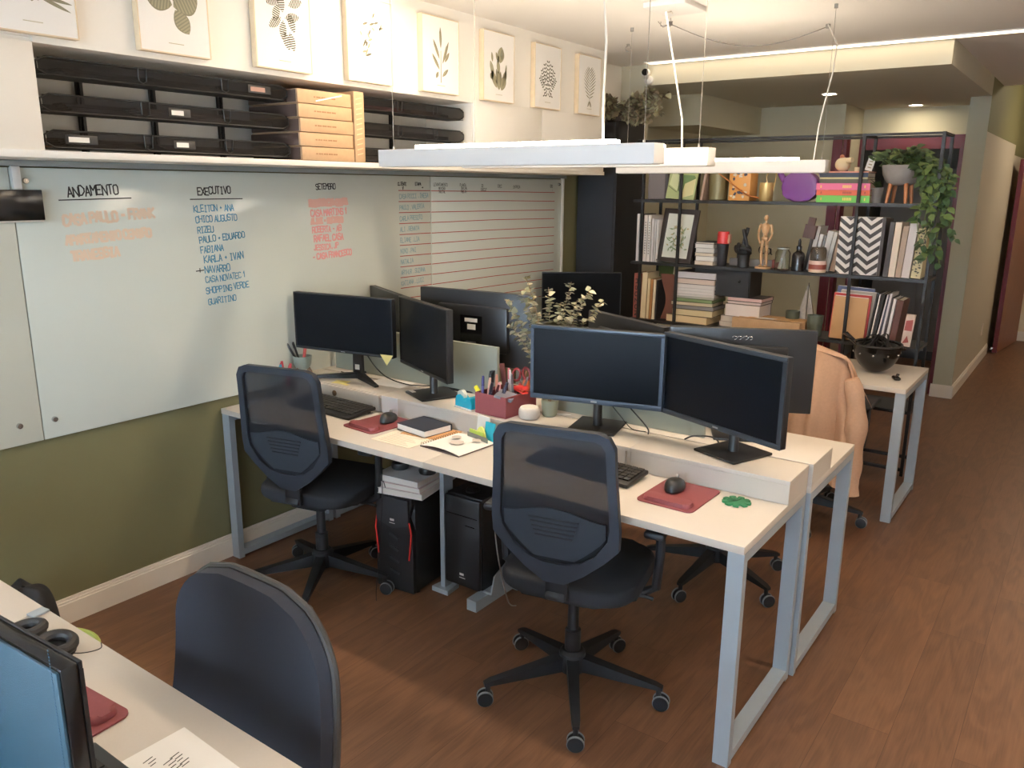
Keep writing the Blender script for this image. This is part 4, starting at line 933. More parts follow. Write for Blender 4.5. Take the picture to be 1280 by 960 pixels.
# notes, labels
YEL = mat('yellow_note', (236, 220, 142), .75)
single('sticky_note', MB().box((0, 0, 0), (.075, .06, .0006), rz=.3).box((.045, -.022, .001), (.06, .022, .0006), rz=-.1), YEL, 'pale yellow sticky notes lying on the riser under the V-stand monitor', 'sticky note', (.315, .455, .8235), 0)
single('sticky_note', MB().prism([(-.036, 0), (.036, 0), (.0, -.05)], 0, .0006, M=RX90), YEL, 'yellow sticky note hanging from the bottom edge of the V-stand monitor', 'sticky note', (.585, .494, .984), R(9))
single('label_card', MB().bx(0, .098, -.0012, 0, -.078, 0), mat('white_print_card', (236, 236, 236), .7), 'white printed card stuck to the riser front beside the drawer', 'card', (.645, .3945, .822))
single('desk_paper', MB().box((0, 0, 0), (.2, .12, .0008), rz=.1), PAPER, 'white papers lying behind the swivelled monitor on the riser', 'paper', (.52, .585, .8236))
single('flat_pencil', MB().cyl((0, 0, .004), (.09, -.03, .004), .0035), mat('bronze_pen', (110, 92, 72), .4, metal=.5), 'bronze pen lying on the riser behind the V-stand', 'pen', (.16, .60, .823))
def cable(label, pts, r=.0028, m=BLACKP, name='cable'): return single(name, MB().tube(pts, r, 8), m, label, 'cable', group='monitor cables')
def smoothpts(P, n=6):
    out = []; P = [Vector(p) for p in P]
    for i in range(len(P)-1):
        a = P[max(i-1, 0)]; b = P[i]; c = P[i+1]; d = P[min(i+2, len(P)-1)]
        for k in range(n):
            t = k/n; out.append(.5*((2*b)+(c-a)*t+(2*a-5*b+4*c-d)*t*t+(3*b-a-3*c+d)*t**3))
    out.append(P[-1]); return out
cable('black cable looping between the two left monitors of the front desk', smoothpts([(.40, .53, .98), (.44, .56, .90), (.50, .58, .85), (.60, .60, .828), (.70, .60, .835), (.76, .61, .84), (.78, .60, .828)]))
cable('black cable drooping behind the blue-grey bezel monitor', smoothpts([(1.75, .555, .97), (1.80, .60, .90), (1.86, .61, .84), (1.88, .58, .826)]), .003)
cable('thin black cable on the riser right of the blue-grey bezel monitor', smoothpts([(1.70, .58, .93), (1.74, .62, .86), (1.80, .60, .8265), (1.86, .60, .8255)]), .0018)
cable('black cable coiled behind the stand of the swivelled right monitor', smoothpts([(2.02, .60, .826), (2.05, .62, .84), (2.12, .63, .845), (2.15, .62, .828)]), .003)

# ------------------------------------------------------------------ under the front desk
t = thing('pc_tower', 'black gaming PC tower with red side accents under the front desk', 'computer tower', (.875, .215, 0), R(6))
obj('case', MB().bx(-.10, .10, .02, .44, .012, .462, .006), mat('pc_black', (22, 22, 24), .5), t)
fp = [(-.098, .012), (.098, .012), (.100, .30), (.078, .36), (.098, .42), (.098, .455), (-.098, .455), (-.098, .42), (-.078, .36), (-.100, .30)]
obj('front_panel', MB().prism(fp, -.022, 0, M=RX90), mat('pc_front', (26, 26, 28), .45), t)
obj('top_console', MB().prism([(-.085, .33), (0, .305), (.085, .33), (.085, .445), (-.085, .445)], 0, .012, M=RX90), mat('pc_console', (46, 48, 52), .4), t)
for s in (-1, 1): obj('red_accent', MB().tube([(s*.088, -.006, .345), (s*.096, -.006, .29), (s*.082, -.006, .17)], .0035, 6), mat('red_accent', (196, 40, 34), .4), t)
for q in range(4): obj('vent', MB().box((0, -.003, .10+q*.055), (.05, .008, .012), rot=Matrix.Rotation(R(20), 3, 'Y')), mat('pc_console', (46, 48, 52), .4), t)
obj('emblem', MB().box((0, -.0128, .345), (.022, .001, .010)).box((0, -.0128, .330), (.03, .001, .003)), PAPER, t)
for (x, y) in ((-.08, .05), (.08, .05), (-.08, .4), (.08, .4)): obj('foot', MB().cyl((x, y, 0), (x, y, .014), .014), BLACKP, t)
bk = [('lowest white boxed book on the red accented PC tower', (236, 232, 228), .026), ('middle white book with a red edge line on the red accented PC tower', (226, 206, 204), .022), ('topmost white book on the red accented PC tower', (232, 230, 230), .026)]
z = .4635
for k, (lb, c, h) in enumerate(bk):
    t2 = book_flat('book', lb, 'book', .895-.004*k, .345+.006*k, z, R(12-3*k), .225, .30, h, mat('bk_%d' % (c[1]*3+k), c, .6), mat('white_pages', (232, 228, 222), .8), 'white books on the PC tower'); z += h+.001
single('headset', MB().tube([(.07*math.cos(i*PI/10), .07*math.sin(i*PI/10), .012) for i in range(11)], .008, 8).lathe([(.0, 0), (.036, 0), (.04, .012), (.036, .026), (.0, .026)], 20, c=(.07, -.01, 0)).lathe([(.0, 0), (.036, 0), (.04, .012), (.036, .026), (.0, .026)], 20, c=(-.07, -.01, 0)), BLACKP, 'black headset resting on the white books under the desk', 'headset', (.90, .33, .5415), R(10))
t = thing('pc_tower', 'plain black PC tower standing in a grey cradle under the front desk', 'computer tower', (1.163, .335, .064), R(0))
obj('case', MB().bx(-.095, .095, .012, .40, .0, .415, .005), mat('pc_black', (22, 22, 24), .5), t)
obj('front_panel', MB().bx(-.095, .095, -.012, .012, .004, .411, .010), mat('pc_front', (26, 26, 28), .45), t)
obj('bezel_line', MB().bx(-.085, .085, -.0128, -.0118, .33, .332).bx(.02, .07, -.0128, -.0118, .29, .293), BLACKG, t)
obj('emblem', MB().box((.0, -.0128, .062), (.022, .001, .010)).box((.003, -.0128, .046), (.032, .001, .003)), PAPER, t)
t = thing('cpu_cradle', 'grey steel cradle with a thin post holding the plain PC tower', 'computer stand', (1.165, .34, 0))
obj('base_plate', MB().bx(-.115, .13, .02, .20, .0515, .0625), STEEL, t)
obj('side_plate', MB().prism([(.02, .052), (.20, .052), (.20, .15), (.12, .16), (.04, .13)], .125, .131, M=Matrix(((0, 0, 1, 0), (1, 0, 0, 0), (0, 1, 0, 0), (0, 0, 0, 1)))), STEEL, t)
obj('post', MB().bx(-.135, -.112, .0, .06, .02, .714), STEEL, t)
obj('foot', MB().prism([(-.17, -.02), (-.08, -.02), (-.09, .07), (-.16, .07)], 0, .022), STEEL, t)
single('webcam_puck', MB().lathe([(.0, 0), (.03, 0), (.032, .01), (.02, .022), (.0, .024)], 20), BLACKP, 'small black puck on top of the plain PC tower', 'puck', (1.165, .40, .480))
cable('thin black wires hanging from the tower down to the floor', smoothpts([(.86, .195, .45), (.845, .186, .52), (.85, .17, .40), (.83, .16, .15), (.84, .13, .03), (.87, .10, .004)]), .0016)
cable('grey white cable running down beside the plain PC tower', smoothpts([(1.36, .30, .70), (1.36, .29, .5), (1.37, .30, .3), (1.38, .36, .06), (1.38, .42, .006)]), .003, mat('grey_wire', (128, 122, 116), .5))

# ------------------------------------------------------------------ foreground things
t = thing('headphones', 'black headphones with round ear pads lying on the near desk', 'headphones', (1.415, -1.44, .746), R(4))
for k, (x, y) in enumerate(((-.052, -.004), (.054, .0))):
    M = Matrix.Translation((x, y, .0)) @ Matrix.Rotation(R(8 if k else -6), 4, 'Y')
    o = obj('ear_cup', MB().lathe([(.0, .002), (.032, .002), (.040, .008), (.038, .020), (.0, .016)], 24, M=M), BLACKP, t)
    obj('ear_pad', MB().tube([tuple((M @ Vector((.033*math.cos(i*PI/14), .033*math.sin(i*PI/14), .026)))) for i in range(28)], .0125, 10, closed=True), mat('ear_leather', (38, 36, 36), .55), o)
obj('headband', MB().tube([(-.07, -.03, .018), (-.10, -.09, .02), (-.07, -.16, .022), (0, -.19, .022), (.07, -.16, .022), (.10, -.09, .02), (.072, -.028, .018)], .010, 10, flat=.6), BLACKP, t)
obj('cable', MB().tube(smoothpts([(.085, .0, .012), (.11, .03, .006), (.12, .06, .004), (.10, .075, .004)]), .0012, 5), BLACKP, t)
t = thing('printed_sheet', 'white sheet with handwriting on the near desk before the charcoal chair', 'paper', (2.03, -1.475, .741), R(-2)); obj('sheet', MB().bx(-.125, .125, -.062, .06, 0, .0006), PAPER, t)
m = MB()
for (x, y, n) in ((-.092, -.030, 3), (-.066, .006, 5), (-.060, -.010, 4), (.02, .0, 5)):
    for i in range(n): m.box((x+i*.009, y+.003*(i % 2), .0009), (.0018, .02-.004*(i % 3), .0003), rz=.2)
obj('handwriting', m, MARK_K, t)
single('cable_clip', MB().bx(0, .03, -.02, .02, 0, .006, .002), STEEL, 'grey cable clip at the joint of the two near desks', 'clip', (1.235, -1.376, .741), R(8))
t = thing('waste_bin', 'lime green round bin just showing beyond the near desk', 'bin', (.675, -1.155, 0))
obj('body', MB().lathe([(.12, .0), (.125, .01), (.16, .29), (.165, .30), (.157, .30), (.118, .012)], 36), mat('lime_plastic', (186, 192, 112), .45), t)
obj('rim', MB().tube([(.161*math.cos(i*PI/20), .161*math.sin(i*PI/20), .30) for i in range(40)], .006, 8, closed=True), mat('lime_plastic_rim', (172, 180, 92), .45), t)
t = thing('backpack', 'crumpled black bag on the floor against the green wall', 'bag', (.205, -1.0, 0), R(12))
def bag(u, v):
    a = 2*PI*u; r = math.sin(PI*min(.5, v*.5+.02)) if v < 1 else 1
    h = .325*(1-v**3)**.5+.012*math.sin(a*3)*(1-v)*v*3+.010*math.sin(a*5+2)*(1-v)*v*3
    return (.13*r*math.cos(a)*(1+.08*math.sin(3*a+v*5)), .09*r*math.sin(a)*(1+.08*math.sin(5*a)), max(.002, h))
b = MB(); b.grid(bag, 37, 16); bmesh.ops.remove_doubles(b.bm, verts=b.bm.verts, dist=1e-4); obj('body', b, mat('bag_black', (34, 32, 32), .8, noise=.2, nscale=60, bump=.4), t, smooth=80)
obj('handle', MB().tube([(-.09, .02, .27), (-.10, .05, .24), (-.095, .06, .17), (-.09, .055, .10)], .010, 8), BLACKP, t)
# ------------------------------------------------------------------ bookcase
S1, S2, S3 = 1.662, 1.226, .812
FY, BY = 3.17, 3.48
t = thing('bookcase', 'tall open bookcase of thin black metal posts and dark shelves', 'bookcase', (.42, FY, 0))
def bxl(b, x0, x1, y0, y1, z0, z1): return b.bx(x0-.42, x1-.42, y0-FY, y1-FY, z0, z1)
for x in (.500, .785, 1.945, 2.372):
    for y in (FY, BY-.018): obj('post', bxl(MB(), x-.009, x+.009, y, y+.018, 0, 2.065), BLACKM, t)
r = MB()
for y in (FY, BY-.018): bxl(r, .44, 2.381, y+.001, y+.017, 2.05, 2.064)
for x in (.500, .785, 1.945, 2.372): bxl(r, x-.008, x+.008, FY+.018, BY-.018, 2.05, 2.064)
obj('top_rail', r, BLACKM, t)
r = MB()
for y in (FY, BY-.018): bxl(r, .44, 2.381, y+.001, y+.017, .03, .05)
obj('floor_rail', r, BLACKM, t)
DSH = mat('dark_shelf', (22, 20, 19), .5)
for z in (S1, S2, S3, .42): obj('shelf', bxl(MB(), .43, 2.381, FY-.002, BY+.002, z-.020, z-.0005), DSH, t)
d = obj('drawer_box', bxl(MB(), .90, 1.30, FY+.06, BY-.02, 1.02, S2-.0205), mat('drawer_black', (24, 23, 23), .5), t)
obj('drawer_front', bxl(MB(), .905, 1.295, FY+.052, FY+.061, 1.025, S2-.03), mat('drawer_black_front', (30, 29, 29), .5), d)
obj('drawer_knob', MB().sph((1.23-.42, .045, 1.13), .009), BLACKG, d)

def book_up(label, x, w, h, z, spine, dpt=.19, y=FY+.03, lean=0, group='books standing on the bookcase', pages=PAGES, title=None):
    t = thing('book', label, 'book', (x+w/2, y, z), 0, group)
    T = Matrix.Translation((0, 0, 0)) @ Matrix.Rotation(R(lean), 4, 'Y')
    b = MB(); b.X = T; b.bx(-w/2, -w/2+.002, 0, dpt, 0, h).bx(w/2-.002, w/2, 0, dpt, 0, h).bx(-w/2, w/2, -.002, .002, 0, h)
    obj('cover', b, mat('cover_%d_%d_%d' % spine, spine, .6), t)
    p = MB(); p.X = T; p.bx(-w/2+.0021, w/2-.0021, .0021, dpt-.004, .003, h-.004); obj('pages', p, pages, t)
    if title:
        m = MB(); m.X = T
        n = int(h/.018)
        for i in range(3, n-2, 1):
            m.bx(-w*.22, w*.22, -.0026, -.002, i*.018, i*.018+.009)
        obj('spine_lettering', m, title, t)
    return t
def book_lay(label, x0, x1, z, h, y0, d, col, pages=PAGES, spine_front=False, rz=0, group='books lying on the bookcase', mark=None):
    w = x1-x0; t = thing('book', label, 'book', ((x0+x1)/2, y0+d/2, z), rz, group)
    b = MB().bx(-w/2, w/2, -d/2, d/2, 0, .002).bx(-w/2, w/2, -d/2, d/2, h-.002, h)
    if spine_front: b.bx(-w/2, w/2, -d/2-.001, -d/2+.002, 0, h)
    else: b.bx(-w/2, w/2, d/2-.002, d/2, 0, h)
    obj('cover', b, mat('cover_%d_%d_%d' % col, col, .6), t)
    obj('pages', MB().bx(-w/2+.004, w/2-.004, -d/2+.0025, d/2-.003, .0021, h-.0021), pages, t)
    if mark:
        m = MB()
        for i in range(6): m.bx(-.02+i*.009+.02, -.014+i*.009+.02, -d/2-.0016, -d/2-.001, h*.3, h*.72)
        obj('spine_lettering', m, mark, t)
        for xa in (-w*.42, w*.40): obj('spine_mark', MB().bx(xa, xa+.007, -d/2-.0016, -d/2-.001, h*.3, h*.7), mark, t)
    return t
# top shelf, left to right
single('mounting_board', MB().box((0, 0, .18), (.006, .03, .36), rot=Matrix.Rotation(R(2), 3, 'Y')), PAPER, 'white narrow board standing at the left end of the top shelf', 'board', (.474, 3.235, S1))
t = thing('binder', 'grey binder standing on the top shelf left of the green picture book', 'binder', (.565, 3.25, S1))
obj('cover', MB().bx(-.065, .065, 0, .20, .001, .27, .003), mat('binder_grey', (128, 118, 116), .7), t); obj('spine_edge', MB().bx(.066, .082, 0, .2, .001, .27), mat('binder_dark', (84, 78, 78), .7), t)
t = thing('picture_book', 'green picture book with block drawing leaning on the top shelf', 'book', (.74, 3.215, S1), 0)
T = Matrix.Translation((0, 0, .003)) @ Matrix.Rotation(R(3), 4, 'Y') @ Matrix.Rotation(R(-12), 4, 'X'); b = MB(); b.X = T; b.bx(-.085, .125, 0, .012, .003, .30); obj('cover', b, mat('green_cover', (174, 184, 128), .6), t)
for nm, poly, col in (('pale_block', [(-.075, .10), (-.01, .06), (.0, .16), (-.06, .20)], (216, 222, 174)), ('cream_block', [(.03, .01), (.115, .04), (.115, .15), (.04, .11)], (226, 220, 168)), ('green_block', [(.0, .06), (.03, .04), (.04, .11), (.115, .15), (.10, .17), (.0, .17)], (110, 136, 84))):
    b = MB(); b.X = T; b.prism(poly, .0, .0008, M=Matrix.Translation((0, -.0004, .0)) @ RX90); obj(nm, b, mat('c_'+nm, col, .6), t)
m = MB(); m.X = T
for a, c in (((-.08, .22), (-.01, .17)), ((-.01, .17), (.0, .06)), ((-.08, .09), (-.01, .05)), ((.02, .19), (.11, .21)), ((-.02, .245), (.02, .19))): m.tube([(a[0], -.0015, a[1]), (c[0], -.0015, c[1])], .0018, 5)
obj('block_line', m, mat('c_line', (60, 72, 44), .6), t)
book_up('slim pink-brown book leaning on the top shelf right of the green picture book', .905, .016, .25, S1, (176, 148, 130), dpt=.2, y=3.23, lean=8)
t = thing('planter_trough', 'olive gold metal pot on the top shelf behind the copper spout', 'pot', (1.005, 3.30, S1))
obj('pot', MB().lathe([(.055, .0), (.062, .006), (.068, .19), (.068, .197), (.064, .197), (.056, .01)], 28), mat('olive_gold', (126, 116, 82), .45, metal=.3), t)
t = thing('floral_tin', 'orange tin box with a floral pattern on the top shelf', 'tin', (1.178, 3.30, S1))
obj('box', MB().bx(-.072, .072, -.07, .07, .001, .265, .003), mat('tin_orange', (222, 158, 82), .45), t)
rnd = random.Random(4)
for i in range(34):
    m = MB()
    x, z = rnd.uniform(-.055, .055), rnd.uniform(.02, .25); a0 = rnd.uniform(0, 6)
    m.prism([(x+rnd.uniform(.006, .016)*math.cos(a0+q*PI/4), z+rnd.uniform(.005, .014)*math.sin(a0+q*PI/4)) for q in range(8)], .0702+i*.00002, .0710+i*.00002, M=RX90)
    obj('painted_flower', m, mat('tin_white', (226, 218, 204), .5) if i % 2 else mat('tin_navy', (58, 62, 84), .5), t, smooth=None)
COPPER = mat('copper', (196, 128, 78), .3, metal=.85); GOLD = mat('brushed_gold', (214, 184, 124), .38, metal=.6)
t = thing('watering_can', 'small gold watering can with long thin copper spout on the top shelf', 'watering can', (1.365, 3.215, S1))
obj('tank', MB().lathe([(.042, .001), (.044, .004), (.044, .118), (.040, .118), (.040, .008)], 28), GOLD, t)
obj('handle', MB().tube([(.0, .0, .118), (-.005, .0, .155), (.01, .0, .19), (.04, 0, .20), (.058, 0, .17), (.05, 0, .10), (.042, 0, .06)], .0035, 8), GOLD, t)
obj('spout', MB().tube(smoothpts([(-.04, -.01, .02), (-.11, -.015, .035), (-.18, -.02, .075), (-.25, -.03, .13), (-.33, -.035, .185)]), [.007-.004*i/24 for i in range(25)], 8), COPPER, t)
t = thing('watering_can', 'purple plastic round-bodied watering can on the top shelf', 'watering can', (1.565, 3.29, S1))
PUR = mat('purple_plastic', (122, 66, 138), .4)
P = []
for i in range(40):
    a = 2*PI*i/40; x = .118*math.cos(a); z = .093+.098*math.sin(a)
    P.append((x, max(0.002, z)))
b = MB().prism(P, -.045, .045, M=RX90)
es = [e for e in b.bm.edges if abs(e.verts[0].co.y-e.verts[1].co.y) < 1e-5]
bmesh.ops.bevel(b.bm, geom=es, offset=.016, segments=3, affect='EDGES', profile=.5); obj('body', b, PUR, t, smooth=50)
obj('spout', MB().tube(smoothpts([(-.10, 0, .12), (-.135, 0, .165), (-.145, 0, .20), (-.165, 0, .225)]), [.022-.010*i/18 for i in range(19)], 12), PUR, t)
obj('handle', MB().tube(smoothpts([(-.03, 0, .18), (.03, 0, .225), (.095, 0, .20), (.135, 0, .13), (.14, 0, .08), (.112, 0, .06)]), .011, 10), PUR, t)
z = S1
for lb, x0, x1, h, c, mk in (('bright green book at the bottom of the colourful stack on the top shelf', 1.690, 2.005, .042, (112, 190, 84), 'y'), ('red orange book in the colourful stack on the top shelf', 1.688, 2.003, .032, (204, 92, 62), 'd'), ('pink book in the colourful stack on the top shelf', 1.684, 2.000, .040, (222, 110, 146), 'y')):
    book_lay(lb, x0, x1, z, h, 3.20, .21, c, spine_front=True, mark=mat('title_yellow', (240, 214, 120), .6) if mk == 'y' else mat('title_dark_red', (134, 52, 40), .6)); z += h+.0008
for lb, x0, x1, h, c in (('dark grey green book with a pale band above the pink book', 1.700, 1.985, .024, (84, 82, 66)), ('thin cream book in the colourful stack above the pink book', 1.698, 1.98, .010, (206, 196, 150)), ('dark blue book near the top of the colourful stack', 1.697, 1.982, .026, (46, 58, 76)), ('thin salmon book topping the colourful stack', 1.695, 1.985, .008, (222, 150, 128))):
    book_lay(lb, x0, x1, z, h, 3.205, .20, c, spine_front=True); z += h+.0008
ZT = z
t = thing('pig_figurine', 'cream piggy figurine sitting on the colourful books', 'figurine', (1.812, 3.27, ZT))
CRM = mat('cream_ceramic', (226, 208, 172), .35)
obj('body', MB().sph((0, 0, .042), .046, 1, 1, .92, n=24), CRM, t, smooth=80)
obj('snout', MB().cyl((.030, -.02, .062), (.062, -.035, .068), .019, .016, n=18), CRM, t)
obj('ear', MB().sph((-.005, -.01, .086), .014, 1, .6, 1.1), mat('ear_terracotta', (178, 112, 84), .5), t, smooth=80)
single('candle', MB().lathe([(.017, 0), (.018, .02), (.015, .024), (.0, .0245)], 20), CRM, 'tiny cream pot beside the piggy figurine on the colourful books', 'pot', (1.905, 3.25, ZT))
t = thing('card', 'white card leaning behind the black post on the colourful books', 'card', (1.965, 3.25, ZT)); b = MB(); b.X = Matrix.Rotation(R(14), 4, 'Y'); b.bx(-.02, .022, 0, .004, .004, .085); obj('sheet', b, PAPER, t)
m = MB(); m.X = Matrix.Rotation(R(14), 4, 'Y')
for i in range(3): m.bx(-.008, .012, -.001, 0, .02+i*.018, .026+i*.018)
obj('print', m, mat('card_print', (180, 166, 140), .7), t)
t = thing('small_pot', 'small grey pot with a few dark leaves left of the bowl planter', 'pot', (2.045, 3.20, S1))
obj('pot', MB().lathe([(.026, .001), (.034, .085), (.034, .09), (.030, .09), (.025, .01)], 24), mat('grey_pot', (96, 92, 90), .6), t)
m = MB(); rnd = random.Random(9)
for i in range(12): m.leaf((0, 0, .085), (rnd.uniform(-.8, .8), rnd.uniform(-1, .3), rnd.uniform(.5, 1.2)), (0, 0, 1), rnd.uniform(.04, .08), .028)
obj('foliage', m, LEAFG, t, normals=False, smooth=80)
# bowl planter with trailing pothos
t = thing('potted_plant', 'trailing green pothos in a grey bowl planter on wooden legs', 'potted plant', (2.155, 3.275, S1))
GREYB = mat('grey_planter', (140, 134, 130), .7, noise=.05, nscale=50)
obj('bowl', MB().lathe([(.0, .104), (.055, .106), (.082, .122), (.105, .165), (.113, .215), (.113, .222), (.105, .222), (.097, .17), (.0, .16)], 36), GREYB, t, smooth=60)
obj('soil', MB().lathe([(.0, .205), (.104, .205)], 24, cap=False), mat('soil', (52, 40, 30), .9), t)
for k in range(4):
    a = R(38+90*k); c, s = math.cos(a), math.sin(a); obj('leg', MB().cyl((.078*c, .078*s, .0), (.062*c, .062*s, .118), .009, .013, n=14), WOODM, t)
rnd = random.Random(21); st = MB(); lf = MB(); lf2 = MB()
def pleaf(p, d, sz):
    (lf if rnd.random() < .66 else lf2).leaf(p, d, (rnd.uniform(-.4, .4), -.6+rnd.uniform(-.3, .3), .8), sz, sz*.72, fold=.12)
for i in range(210):
    a = rnd.uniform(0, 2*PI); rr = rnd.uniform(.02, .15); h = .225+rnd.uniform(0, .10)*(1-.5*(rr/.15)) + (.03 if math.cos(a) > .2 else 0)*rnd.random()
    p = Vector((rr*math.cos(a), rr*math.sin(a)*.8, h)); d = Vector((math.cos(a)*.9, math.sin(a)*.9-.2, rnd.uniform(-.5, .7)))
    if p.y < .02 and p.x < .06 and p.z < .25: continue
    pleaf(p, d, rnd.uniform(.036, .066))
    if i % 4 == 0: st.tube([(0, 0, .205), tuple(p*.6+Vector((0, 0, .07))), tuple(p)], .0016, 5)
TR = [[(.08, -.05, .23), (.16, -.10, .22), (.21, -.12, .10), (.20, -.12, -.10), (.235, -.12, -.30)], [(.09, -.02, .24), (.19, -.07, .24), (.24, -.10, .12), (.27, -.11, -.02), (.25, -.12, -.20), (.28, -.12, -.34)], [(.07, -.06, .23), (.13, -.13, .19), (.15, -.15, .06), (.14, -.15, -.10), (.175, -.15, -.24)], [(.1, 0, .24), (.2, -.03, .25), (.27, -.06, .16), (.28, -.08, .02), (.30, -.09, -.12), (.345, -.10, -.20)], [(.06, -.06, .23), (.12, -.12, .2), (.19, -.14, .02), (.22, -.14, -.18), (.20, -.14, -.30)], [(.1, .0, .24), (.21, -.05, .20), (.24, -.08, .05), (.22, -.08, -.08)], [(.1, -.03, .25), (.18, -.09, .17), (.18, -.13, .0), (.17, -.13, -.16)]]
for P in TR:
    Q = smoothpts(P, 8); st.tube(Q, .0022, 6)
    for i, p in enumerate(Q):
        for s in range(2 if i < len(Q)*.7 else 1):
            if rnd.random() < .62: pleaf(p, (rnd.uniform(-1, 1), rnd.uniform(-1, .3), rnd.uniform(-1, .15)), rnd.uniform(.038, .064))
obj('stem', st, mat('pothos_stem', (112, 126, 70), .6), t); obj('foliage', lf, LEAFG, t, normals=False, smooth=80); obj('foliage', lf2, LEAFL, t, normals=False, smooth=80)

# second shelf
W7 = [('white book at the far left of the middle shelf', .452, .020, .335, (226, 218, 212)), ('dark book second from the left on the middle shelf', .478, .026, .335, (60, 56, 56)), ('cream white book, third from the left on the middle shelf', .508, .026, .328, (222, 212, 204)), ('white book, fourth from the left on the middle shelf', .540, .022, .326, (228, 222, 216)), ('slim white book, fifth from the left on the middle shelf', .570, .016, .304, (214, 208, 206)), ('slim grey white book, sixth from the left on the middle shelf', .590, .014, .300, (198, 194, 194)), ('slim white book touching the black framed drawing on the middle shelf', .608, .014, .296, (220, 214, 210))]
for lb, x, w, h, c in W7: book_up(lb, x, w, h, S2, c, title=mat('spine_grey_print', (150, 144, 140), .7) if w > .02 else None)
t = thing('framed_drawing', 'black framed drawing with a white mat leaning on the middle shelf', 'picture', (.745, 3.195, S2), 0)
T = Matrix.Translation((0, 0, .004)) @ Matrix.Rotation(R(2), 4, 'Y') @ Matrix.Rotation(R(-13), 4, 'X')
b = MB(); b.X = T; W, H, F = .262, .378, .034
b.bx(-W/2, -W/2+F, 0, .02, .004, H).bx(W/2-F, W/2, 0, .02, .004, H).bx(-W/2+F, W/2-F, 0, .02, .004, F).bx(-W/2+F, W/2-F, 0, .02, H-F, H); obj('frame', b, mat('black_brown_frame', (44, 35, 32), .4), t)
b = MB(); b.X = T; b.bx(-W/2+F, W/2-F, .006, .014, F, H-F); obj('paper', b, mat('watercolour_paper', (224, 226, 214), .8), t)
m = MB(); m.X = T; m2 = MB(); m2.X = T; rnd = random.Random(2)
def lf3(mm, x, z, a, L, w): mm.prism([(x, z), (x+L*.5*math.cos(a)-w*math.sin(a), z+L*.5*math.sin(a)+w*math.cos(a)), (x+L*math.cos(a), z+L*math.sin(a)), (x+L*.5*math.cos(a)+w*math.sin(a), z+L*.5*math.sin(a)-w*math.cos(a))], -.0055, -.005, M=RX90)
for i in range(52): lf3(m if i % 3 else m2, rnd.uniform(-.06, .06), rnd.uniform(.07, .25), rnd.uniform(0, PI), rnd.uniform(.02, .05), .006)
obj('leaf_sketch', m, mat('watercolour_green', (142, 160, 120), .8), t, smooth=None); obj('stem_sketch', m2, mat('watercolour_ochre', (188, 174, 128), .8), t, smooth=None)
z = S2
for lb, c, h, dx, pg in (('lowest magazine in the small stack beside the framed drawing', (186, 164, 146), .026, 0, PAGES), ('white book second from the bottom of the small stack beside the framed drawing', (208, 202, 196), .032, .006, PAPER), ('grey book in the middle of the small stack beside the framed drawing', (126, 124, 124), .024, .0, PAGES), ('white book fourth in the small stack beside the framed drawing', (206, 200, 196), .030, .004, PAPER), ('white book near the top of the small stack beside the framed drawing', (196, 192, 190), .028, -.002, PAPER), ('thin dark book topping the small stack beside the framed drawing', (70, 66, 66), .012, .003, PAGES)):
    book_lay(lb, .905+dx, 1.048+dx, z, h, 3.205, .20, c, pages=pg, rz=R(-4)); z += h+.0007
t = thing('tumbler', 'black cup with a bright red cap on the middle shelf', 'bottle', (1.096, 3.22, S2))
obj('cup', MB().lathe([(.029, .001), (.031, .006), (.040, .148), (.036, .15)], 28), mat('tumbler_black', (36, 34, 36), .5), t)
obj('cap', MB().lathe([(.034, .149), (.040, .153), (.041, .21), (.037, .232), (.0, .234)], 28), mat('red_cap', (212, 58, 54), .35), t, smooth=50)
obj('cap_side', MB().bx(.036, .050, -.02, .02, .155, .215, .004), mat('peach_plastic', (206, 150, 124), .5), t)
# black wire reading-glasses-like letters
t = thing('wire_letters', 'thin black letters standing behind the hand sculpture', 'letters', (1.16, 3.33, S2))
m = MB().tube([(.022*math.cos(i*PI/10), 0, .115+.026*math.sin(i*PI/10)) for i in range(20)], .004, 6, closed=True)
obj('letter', m, BLACKM, t); m = MB()
m.tube([(.17+.022*math.cos(R(50+i*13)), 0, .115+.026*math.sin(R(50+i*13))) for i in range(21)], .004, 6)
obj('letter', m, BLACKM, t); m = MB()
m.tube([(.21+.018*math.cos(i*PI/8), 0, .108+.02*math.sin(i*PI/8)) for i in range(16)], .004, 6, closed=True).tube([(.228, 0, .128), (.23, 0, .09), (.24, 0, .086)], .004, 6)
obj('letter', m, BLACKM, t); obj('base', MB().bx(-.05, .26, -.012, .012, 0, .05, .002), mat('letters_base', (150, 144, 138), .6), t); obj('support', MB().bx(-.002, .002, -.004, .004, .05, .09).bx(.168, .172, -.004, .004, .05, .09).bx(.208, .212, -.004, .004, .05, .09), BLACKM, t)
# crossed-finger hand
t = thing('hand_sculpture', 'black hand sculpture with crossed fingers on the middle shelf', 'sculpture', (1.243, 3.225, S2))
HB = mat('hand_black', (36, 34, 34), .45)
obj('wrist', MB().lathe([(.040, .001), (.042, .008), (.038, .02), (.040, .06), (.043, .085)], 28), HB, t)
m = MB(); m.sph((0, 0, .115), .052, 1.0, .62, .85, n=24); obj('palm', m, HB, t, smooth=80)
def finger(nm, pts, r): obj(nm, MB().tube(smoothpts(pts, 5), r, 12), HB, t, smooth=80)
finger('finger', [(.022, -.005, .13), (.016, -.018, .175), (.002, -.016, .215), (-.010, -.006, .25)], .0115)
finger('finger', [(-.004, .0, .135), (-.002, -.002, .18), (.008, .004, .225), (.016, .002, .262)], .0115)
finger('finger', [(-.028, -.002, .13), (-.030, -.026, .155), (-.026, -.044, .135), (-.018, -.036, .112)], .0115)
